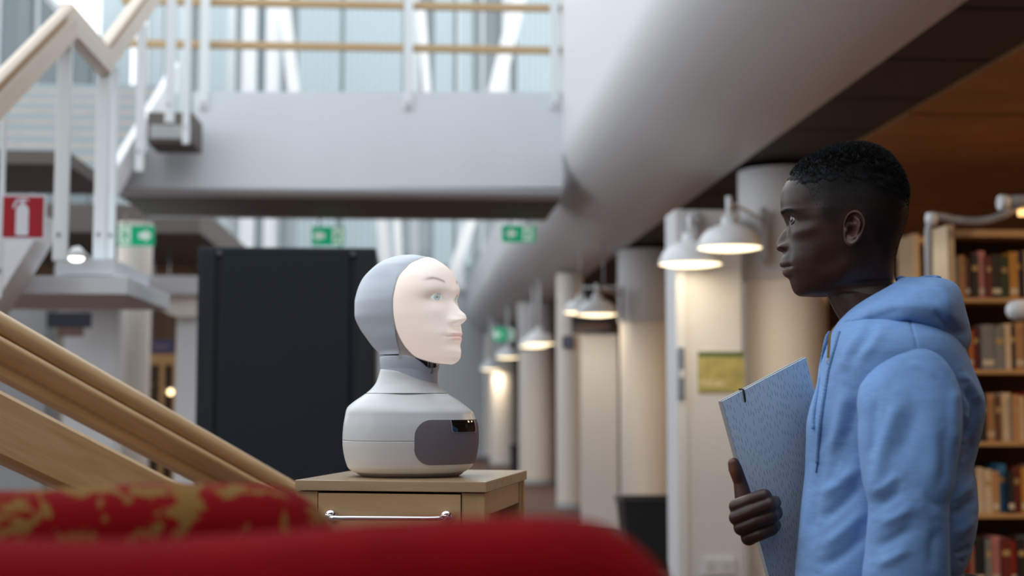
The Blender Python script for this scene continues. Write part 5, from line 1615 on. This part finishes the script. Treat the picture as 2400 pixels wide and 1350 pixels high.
# gold zip with teeth, and its ring
gold = mat('gold_metal', (.62, .42, .16), .28, metal=1.0)
zc = crom(np.array([tuple((on_cloth(k[0], k[1], .0022) or HF(*k)) if k[1] > 770 else HF(*k)) for k in [(1968, 754, -.014), (1957, 766, -.016), (1948, 784, -.022), (1946, 800, -.028), (1944.5, 820, -.034), (1943, 838, -.040)]]), 60)
mb = MB()
for k in range(60):
    p = Vector(zc[k]); s = 1 if k % 2 else -1
    wd = .0012 if k < 22 else .0030
    mb.box(p.x - wd + s * .0005, p.x + wd + s * .0005, p.y - .0012, p.y + .0012, p.z - .0011, p.z + .0011, .0003)
zp = mb.build('zip', gold, hoodie)
mb = MB(); c0 = Vector(zc[-1]) + Vector((-.0005, -.002, -.006))
mb.tube([c0 + Vector((.0026 * math.cos(a), 0, .0042 * math.sin(a))) for a in np.linspace(0, 2 * math.pi, 20)], .0006, 6, False)
mb.build('zip_ring', gold, zp)

# ---------------------------------------------------------------- trousers and shoes below the picture
M_TROU = mat('dark_denim', (.03, .035, .05), .85, bump=.3, bscale=400)
mb = MB()
mb.grid([[(cxm - .005 + .135 * sx * math.cos(t), .165 * sx * math.sin(t), z) for t in np.linspace(0, 2 * math.pi, 40, endpoint=False)] for z, sx in ((1.06, .98), (.98, 1.02), (.90, 1.03), (.84, .96))], True, True, True)
tr_ = mb.build('trousers', M_TROU, man)
for sgn in (-1, 1):
    mb = MB(); mb.tube([(cxm - .005, sgn * .085, .90), (cxm - .01, sgn * .09, .75), (cxm - .015, sgn * .095, .50), (cxm - .005, sgn * .10, .25), (cxm + .005, sgn * .10, .07)], [.092, .090, .072, .062, .058], 28)
    mb.build('trouser_leg', M_TROU, tr_)
    mb = MB(); rows = []
    for x, hw, h in ((.09, .02, .04), (.085, .034, .075), (.05, .040, .095), (0, .042, .10), (-.05, .045, .085), (-.10, .048, .065), (-.15, .046, .05), (-.185, .032, .042), (-.195, .012, .03)):
        rows.append([(cxm + x, sgn * .10 + hw * math.cos(t), max(0.0, h / 2 + h / 2 * math.sin(t))) for t in np.linspace(0, 2 * math.pi, 24, endpoint=False)])
    mb.grid(rows, True, True, True); sh_ = mb.build('shoe', mat('shoe_white', (.6, .6, .6), .6), man)
    mb = MB(); mb.prism([(cxm - .197, sgn * .10 - .03), (cxm - .15, sgn * .10 - .05), (cxm + .06, sgn * .10 - .044), (cxm + .095, sgn * .10 - .02), (cxm + .095, sgn * .10 + .02), (cxm + .06, sgn * .10 + .044), (cxm - .15, sgn * .10 + .05), (cxm - .197, sgn * .10 + .03)], 2, 0, .022)
    mb.build('sole', M_PRINTW, sh_)

# ================================================================ folder in his hand
flen = .322
fd = empty('folder', (0, 0, 0), 0, 'pale blue-grey folder with dash pattern and black elastic, held by the man', 'folder')
o0 = Vector((HF.o.x, HF.o.y, 0)) + HF.u * tl.x + HF.w * tl.y + Vector((0, 0, tl.z))
def wv_(v): return HF.u * v.x + HF.w * v.y + Vector((0, 0, v.z))
A3, L3, N3 = wv_(av), wv_(lv), wv_(nv)
fd.matrix_world = Matrix(((A3.x, -L3.x, N3.x, o0.x), (A3.y, -L3.y, N3.y, o0.y), (A3.z, -L3.z, N3.z, o0.z), (0, 0, 0, 1)))
def cover_material():
    m = bpy.data.materials.new('folder_print'); m.use_nodes = True
    nt = m.node_tree; b = nt.nodes['Principled BSDF']; N = nt.nodes.new; Lk = nt.links.new
    tc = N('ShaderNodeTexCoord'); sp = N('ShaderNodeSeparateXYZ'); Lk(tc.outputs['Object'], sp.inputs[0])
    def mth(op, a, b_=None):
        n = N('ShaderNodeMath'); n.operation = op
        for i, v in enumerate((a, b_)):
            if v is None: continue
            if isinstance(v, (int, float)): n.inputs[i].default_value = v
            else: Lk(v, n.inputs[i])
        return n.outputs[0]
    u = mth('DIVIDE', sp.outputs[0], .0052)
    cu = mth('FLOOR', u); fu = mth('FRACT', u)
    wn = N('ShaderNodeTexWhiteNoise'); wn.noise_dimensions = '1D'; Lk(cu, wn.inputs['W'])
    v = mth('ADD', mth('DIVIDE', sp.outputs[1], .0165), mth('MULTIPLY', wn.outputs['Value'], 7.0))
    fv = mth('FRACT', v); cv = mth('FLOOR', v)
    cb_ = N('ShaderNodeCombineXYZ'); Lk(cu, cb_.inputs[0]); Lk(cv, cb_.inputs[1])
    wn2 = N('ShaderNodeTexWhiteNoise'); wn2.noise_dimensions = '3D'; Lk(cb_.outputs[0], wn2.inputs['Vector'])
    keep = mth('GREATER_THAN', wn2.outputs['Value'], .22)
    jit_ = mth('MULTIPLY', wn2.outputs['Value'], .5)
    inu = mth('LESS_THAN', mth('ABSOLUTE', mth('SUBTRACT', fu, mth('ADD', jit_, .2))), .085)
    inv = mth('LESS_THAN', fv, .5)
    msk = mth('MULTIPLY', mth('MULTIPLY', inu, inv), keep)
    mx = N('ShaderNodeMix'); mx.data_type = 'RGBA'; Lk(msk, mx.inputs[0])
    mx.inputs[6].default_value = (.84, .86, .82, 1); mx.inputs[7].default_value = (.34, .41, .43, 1)
    Lk(mx.outputs[2], b.inputs['Base Color']); b.inputs['Roughness'].default_value = .45
    return m
MB().box(0, fwid, -flen, 0, -.0016, 0, .0006).build('cover', cover_material(), fd)
MB().box(.0008, fwid - .002, -flen + .002, -.002, -.0060, -.0018).build('papers', mat('paper_white', (.80, .80, .82), .7, bump=.6, bscale=900, stretch=(1, 1, 40)), fd)
MB().box(0, fwid, -flen, 0, -.0080, -.0062, .0006).build('cover', mat('cover_plain', (.50, .58, .61), .5), fd)
MB().box(-.0006, .0004, -flen, 0, -.0080, 0).build('edge_fold', mat('edge_grey', (.45, .47, .50), .5), fd)
el = mat('elastic_black', (.01, .01, .01), .7)
MB().tube([(.046, .0012, -.0085), (.046, .0016, -.003), (.0455, .0010, .0014), (.045, -.006, .0018), (.0435, -.0165, .0014), (.0435, -.0180, -.0005)], .0014, 8).build('elastic', el, fd)
MB().tube([(fwid - .0435, -flen - .0012, -.0085), (fwid - .0435, -flen - .0016, -.003), (fwid - .044, -flen - .0010, .0014), (fwid - .044, -flen + .016, .0014), (fwid - .044, -flen + .018, -.0005)], .0014, 8).build('elastic', el, fd)
# ================================================================ bookcases in the right wing
M_SHELF = wood('shelf_oak', (0.42, 0.235, 0.10), (0.56, 0.34, 0.16), 0, 8)
M_SIDE = wood('shelf_side_pale', (0.52, 0.37, 0.22), (0.62, 0.46, 0.29), 2, 6)
def bookcase(x0, Y, wid, label, tops):
    e = empty('bookcase', (x0, Y, 0), 0, label, 'bookcase')
    H = tops
    MB().box(0, .035, 0, .30, 0, H, .003).build('side_panel', M_SIDE, e)
    MB().box(wid - .035, wid, 0, .30, 0, H, .003).build('side_panel', M_SIDE, e)
    MB().box(.035, wid - .035, .005, .30, H - .055, H - .02, .003).build('top_board', M_SHELF, e)
    MB().box(.035, wid - .035, .285, .30, .08, H - .055).build('back_panel', mat('shelf_back', (0.10, 0.045, 0.02), .7), e)
    MB().box(.035, wid - .035, .02, .29, 0, .08).build('plinth', M_SHELF, e)
    return e
BY = 6.5
bx = PX(2229, BY)
bc = bookcase(bx, BY, 1.0, 'oak bookcase full of books right behind the man', PZ(528, BY, 2300))
shelf_y = [700, 868, 1037, 1206]
zs = [PZ(y, BY, 2330) for y in shelf_y]
zs.append(zs[-1] - .33); zs.append(zs[-1] - .33)
for z in zs:
    MB().box(.035, .965, .004, .285, z - .018, z + .004, .002).build('shelf', M_SHELF, bc)
bc2 = bookcase(PX(2150, 8.6), 8.6, 1.0, 'second oak bookcase, mostly hidden behind the nearer one', PZ(548, 8.6, 2150))
for z in (zs[0], zs[1], zs[2]):
    MB().box(.035, .965, .004, .285, z - .018, z + .004, .002).build('shelf', M_SHELF, bc2)
bc3 = bookcase(PX(2080, 11.5), 11.5, 1.0, 'oak bookcase in shadow seen behind the man\'s neck', PZ(585, 11.5, 2110))
for z in (zs[0] - .06, zs[1], zs[2]):
    MB().box(.035, .965, .004, .285, z - .018, z + .004, .002).build('shelf', M_SHELF, bc3)
# books: each one its own thing, with cover, pages and a spine band
BC = {'red': (.30, .018, .012), 'dark red': (.14, .016, .012), 'black': (.012, .012, .013), 'brown': (.13, .055, .025), 'tan': (.45, .24, .11), 'ochre': (.48, .22, .035), 'cream': (.62, .48, .32), 'grey': (.20, .20, .20),
      'navy': (.018, .028, .10), 'blue': (.02, .14, .30), 'pink': (.50, .20, .18), 'green': (.03, .06, .03), 'orange': (.50, .14, .03), 'teal': (.02, .20, .26)}
ROWS = [
 [('grey', 14, 98), ('tan', 16, 102), ('brown', 14, 96), ('black', 18, 104), ('pink', 18, 112), ('dark red', 14, 100), ('black', 26, 104), ('green', 20, 98), ('ochre', 24, 110), ('navy', 16, 112), ('tan', 22, 114), ('black', 22, 106), ('dark red', 22, 110), ('brown', 26, 108), ('orange', 18, 112), ('red', 20, 110)],
 [('brown', 16, 96), ('black', 16, 104), ('orange', 14, 92), ('dark red', 18, 100), ('grey', 34, 106), ('grey', 26, 98), ('cream', 16, 108), ('black', 14, 104), ('tan', 26, 112), ('orange', 16, 110), ('red', 24, 106), ('red', 22, 112), ('dark red', 22, 104), ('cream', 18, 108)],
 [('brown', 14, 98), ('red', 22, 108), ('dark red', 16, 104), ('black', 20, 110), ('tan', 26, 112), ('brown', 16, 108), ('cream', 26, 114), ('tan', 18, 110), ('cream', 16, 106), ('red', 14, 116), ('green', 18, 98), ('ochre', 20, 108), ('black', 18, 104)],
 [('navy', 30, 108), ('dark red', 14, 80), ('cream', 16, 106), ('cream', 22, 102), ('tan', 18, 98), ('blue', 22, 114), ('black', 16, 98), ('dark red', 18, 108), ('ochre', 20, 106), ('black', 14, 104), ('cream', 26, 112), ('brown', 18, 108), ('green', 20, 106)],
 [('dark red', 22, 96), ('pink', 14, 90), ('black', 26, 108), ('grey', 16, 104), ('pink', 24, 112), ('dark red', 26, 108), ('red', 16, 100), ('black', 22, 106), ('grey', 20, 110), ('tan', 16, 108), ('brown', 24, 106), ('navy', 20, 104), ('green', 18, 108)]]
ORD = ['first', 'second', 'third', 'fourth', 'fifth', 'sixth', 'seventh', 'eighth', 'ninth', 'tenth', 'eleventh', 'twelfth', 'thirteenth', 'fourteenth', 'fifteenth', 'sixteenth']
SHN = ['top', 'second', 'third', 'fourth', 'lowest visible']
random.seed(5)
k_px = BY / F_PX
for r, row in enumerate(ROWS):
    x = .04 + bx; z = zs[r] + .0045
    for i, (c, w, h) in enumerate(row):
        wd = w * k_px * .92; hh = h * k_px * 1.02; dp = random.uniform(.15, .20); y0 = BY + .012 + random.uniform(0, .025)
        if x + wd > bx + .95: break
        e = empty('book', (x + wd / 2, y0, z), 0, '%s book, %s from the left on the %s shelf behind the man' % (c, ORD[i], SHN[r]), 'book', 'books in the bookcase behind the man')
        m = mat('book_' + c.replace(' ', '_'), BC[c], .6, var=.15, vscale=40)
        mb = MB(); t = .0028
        mb.box(-wd / 2, -wd / 2 + t, 0, dp, 0, hh); mb.box(wd / 2 - t, wd / 2, 0, dp, 0, hh); mb.box(-wd / 2, wd / 2, -.002, t, 0, hh)
        mb.build('cover', m, e)
        MB().box(-wd / 2 + t, wd / 2 - t, t, dp - .004, .003, hh - .004).build('pages', mat('book_pages', (.62, .52, .40), .8), e)
        if i % 2 == 0:
            MB().box(-wd / 2 * .9, wd / 2 * .9, -.0028, -.0018, .02, .045).build('spine_label', mat('spine_label', (.62, .54, .42), .7), e)
        else:
            MB().box(-wd / 2 * .8, wd / 2 * .8, -.0028, -.0018, hh * .62, hh * .74).build('spine_title', mat('spine_gold', (.45, .30, .12), .5), e)
        x += wd + .0015
# grey tube bracket with elbow above the bookcase, and its lamps
p = [P(2178, 690, 6.2), P(2178, 560, 6.2), P(2179, 530, 6.2), P(2190, 512, 6.2), P(2240, 516, 6.2), P(2300, 518, 6.2), P(2350, 505, 6.2), P(2400, 478, 6.2), P(2470, 470, 6.2)]
tb = empty('lamp_bracket', (p[0].x, 6.2, 0), 0, 'grey steel tube bracket bent over the top of the bookcase', 'bracket')
c = crom(np.array([tuple(q - tb.location) for q in p]), 60)
MB().tube([(p[0].x - tb.location.x, 0, 0), tuple(c[0])], .016, 14).build('upright', M_LAMPW, tb)
MB().tube([Vector(q) for q in c], .018, 14).build('tube', mat('tube_grey', (.36, .36, .37), .4), tb)
MB().lathe([(.001, -.03), (.024, -.028), (.028, 0), (.024, .028), (.001, .03)], n=18).build('elbow_joint', M_LAMPW, tb, P(2183, 514, 6.2) - tb.location)
sl = empty('shelf_spot', P(2352, 475, 6.1), 0, 'small grey spotlight above the bookcase at the right edge', 'lamp')
MB().tube([(-.02, 0, 0), (.02, 0, 0)], .034, 18).build('cap', M_LAMPW, sl)
MB().tube([(.02, 0, 0), (.13, 0, .01)], .030, 18).build('housing', mat('tube_grey', (.36, .36, .37), .4), sl)
MB().tube([(.10, .02, -.055), (.10, .02, -.028)], .026, 16).build('bulb', mat('warm_bulb', (1, .8, .5), .4, emit=(1, .55, .18), estr=2.0), sl)
MB().tube([(.06, .02, .01), (.06, .1, .03)], .010, 8).build('stem', M_STEEL, sl)
p = P(2395, 727, 6.05)
wl = empty('shelf_lamp', p, 0, 'rounded white lamp head sticking in at the right edge, before the books', 'lamp')
rows = []
for x, r in ((-.068, .004), (-.065, .020), (-.055, .036), (-.03, .046), (.02, .048), (.10, .048), (.16, .044), (.19, .02), (.20, .003)):
    rows.append([(x, r * math.cos(t), r * .95 * math.sin(t)) for t in np.linspace(0, 2 * math.pi, 28, endpoint=False)])
MB().grid(rows, True, True, True).build('head', M_LAMPW, wl)
MB().tube([(.05, 0, -.055), (.10, 0, -.055)], .012, 10).build('knob', M_STEEL, wl)
MB().tube([(.12, 0, .04), (.14, .02, .5), (.14, .10, 1.02)], .012, 10).build('arm', M_LAMPW, wl)

# warm downlights added to brighten the right wing, set in the brown ceiling
for k, (x, y, pw) in enumerate(((4.5, 4.4, 60), (4.4, 8.0, 30), (3.6, 12.5, 22), (4.8, 6.0, 25), (3.4, 17.5, 22))):
    e = empty('fill_downlight', (x, y, 2.915), 0, 'round added fill downlight in the brown ceiling, ' + ['nearest the bookcase front', 'over the second bookcase', 'midway along the wing', 'farther right over the books', 'deepest in the wing'][k], 'lamp', 'added fill downlights')
    MB().lathe([(.11, 0), (.11, -.006), (.085, -.006), (.08, .0)], n=28).build('ring', M_LAMPW, e)
    MB().lathe([(.001, -.002), (.08, -.002)], n=28).build('lens', M_LAMPGLOW, e)
    ld = bpy.data.lights.new('downlight', 'AREA'); ld.shape = 'DISK'; ld.size = .16; ld.energy = pw; ld.color = (1.0, .66, .34)
    lo = bpy.data.objects.new('downlight', ld); link(lo, e); lo.location = (0, 0, -.02)

# ================================================================ red armchairs in the foreground
def fabric_red():
    m = bpy.data.materials.new('red_gold_fabric'); m.use_nodes = True
    nt = m.node_tree; b = nt.nodes['Principled BSDF']; N = nt.nodes.new; Lk = nt.links.new
    tc = N('ShaderNodeTexCoord')
    n = N('ShaderNodeTexNoise'); n.inputs['Scale'].default_value = 24; n.inputs['Detail'].default_value = 3.5; n.inputs['Roughness'].default_value = .6; n.inputs['Distortion'].default_value = .5
    Lk(tc.outputs['Object'], n.inputs['Vector'])
    r = N('ShaderNodeValToRGB'); r.color_ramp.elements[0].position = .515; r.color_ramp.elements[1].position = .54
    r.color_ramp.elements[0].color = (.185, .0008, .0035, 1); r.color_ramp.elements[1].color = (.20, .115, .03, 1)
    ch = N('ShaderNodeTexChecker'); ch.inputs['Scale'].default_value = 420; Lk(tc.outputs['Object'], ch.inputs['Vector'])
    ch.inputs[1].default_value = (1, 1, 1, 1); ch.inputs[2].default_value = (.72, .55, .5, 1)
    mx = N('ShaderNodeMix'); mx.data_type = 'RGBA'; mx.blend_type = 'MULTIPLY'; mx.inputs[0].default_value = .7
    Lk(n.outputs[0], r.inputs[0]); Lk(r.outputs[0], mx.inputs[6]); Lk(ch.outputs[0], mx.inputs[7]); Lk(mx.outputs[2], b.inputs['Base Color'])
    b.inputs['Roughness'].default_value = .8; b.inputs['Specular IOR Level'].default_value = .05
    n2 = N('ShaderNodeTexNoise'); n2.inputs['Scale'].default_value = 900; Lk(tc.outputs['Object'], n2.inputs['Vector'])
    bp = N('ShaderNodeBump'); bp.inputs['Strength'].default_value = .3; bp.inputs['Distance'].default_value = .002; Lk(n2.outputs[0], bp.inputs['Height']); Lk(bp.outputs[0], b.inputs['Normal'])
    return m
M_FAB = fabric_red()
M_FABR = mat('plain_red_fabric', (.185, .0008, .0035), .85, bump=.3, bscale=700, var=.12, vscale=20, spec=.05)
def armchair(px_r, Y, outline, label, fab, wid, face=1):
    """outline: picture points of the top edge of its back, left to right; wid: full width of the back"""
    pts = np.array([(P(a, b, Y).x, P(a, b, Y).z) for a, b in outline])
    x1 = pts[-1, 0]; x0 = x1 - wid; xm = (x0 + x1) / 2
    # mirror the seen half to make the whole back
    n = 64
    ts = np.linspace(-1, 1, n)
    xs = xm + (ts * wid / 2)
    def top(x):
        d = abs(x - xm); xx = xm + d
        return float(np.interp(xx, pts[:, 0], pts[:, 1]))
    e = empty('armchair', (xm, Y, 0), 0, label, 'armchair', 'red armchairs in the foreground')
    zt = [top(x) for x in xs]
    th = .12
    mb = MB(); rows = []
    prof = []
    for a in np.linspace(0, math.pi, 11): prof.append((th / 2 - th / 2 * math.cos(a), math.sin(a)))
    for x, z in zip(xs, zt):
        ring = []
        for d_, s in prof: ring.append((x - xm, d_, z - .05 + .05 * s))
        ring.append((x - xm, th, .42)); ring.append((x - xm, 0, .42))
        rows.append(ring)
    mb.grid(rows, True, True, True)
    bk = mb.build('backrest', fab, e); bk.data.set_sharp_from_angle(angle=math.radians(50))
    hw = wid / 2
    # the chair faces away from the camera's left: seat lies beyond the back
    mb = MB(); y0, y1 = (th, th + .50) if face > 0 else (-.42, 0)
    mb = MB(); mb.box(-hw + .05, hw - .05, y0, y1, .30, .44, .03); mb.build('seat', fab, e)
    for s in (-1, 1):
        mb = MB(); mb.box(s * hw - (.08 if s > 0 else 0), s * hw + (0 if s > 0 else .08), (th * .5) if face > 0 else -.40, (th + .48) if face > 0 else th * .5, .30, .62, .025); mb.build('armrest', fab, e)
        for y in ((.05, th + .44) if face > 0 else (th - .05, -.36)):
            mb = MB(); mb.tube([(s * (hw - .07), y, 0), (s * (hw - .07), y, .31)], [.018, .026], 12); mb.build('leg', M_OAK, e)
    MB().box(-hw + .02, hw - .02, .02, th - .02, .30, .43, .01).build('back_rail', fab, e)
    return e
armchair(0, 1.17, [(-110, 1163), (0, 1160), (110, 1154), (240, 1147), (400, 1143), (560, 1142.5), (615, 1146), (660, 1157), (700, 1176), (735, 1203), (765, 1238), (785, 1275), (800, 1330), (806, 1420)],
         'red armchair back with gold pattern, the farther of the two', M_FAB, .60)
armchair(0, .76, [(-40, 1296), (200, 1290), (450, 1283), (650, 1268), (850, 1248), (1050, 1236), (1200, 1230), (1320, 1229), (1400, 1236), (1460, 1254), (1510, 1282), (1555, 1318), (1590, 1352), (1630, 1400), (1650, 1500)],
         'plain red armchair back nearest the camera, strongly blurred', M_FABR, .66, -1)
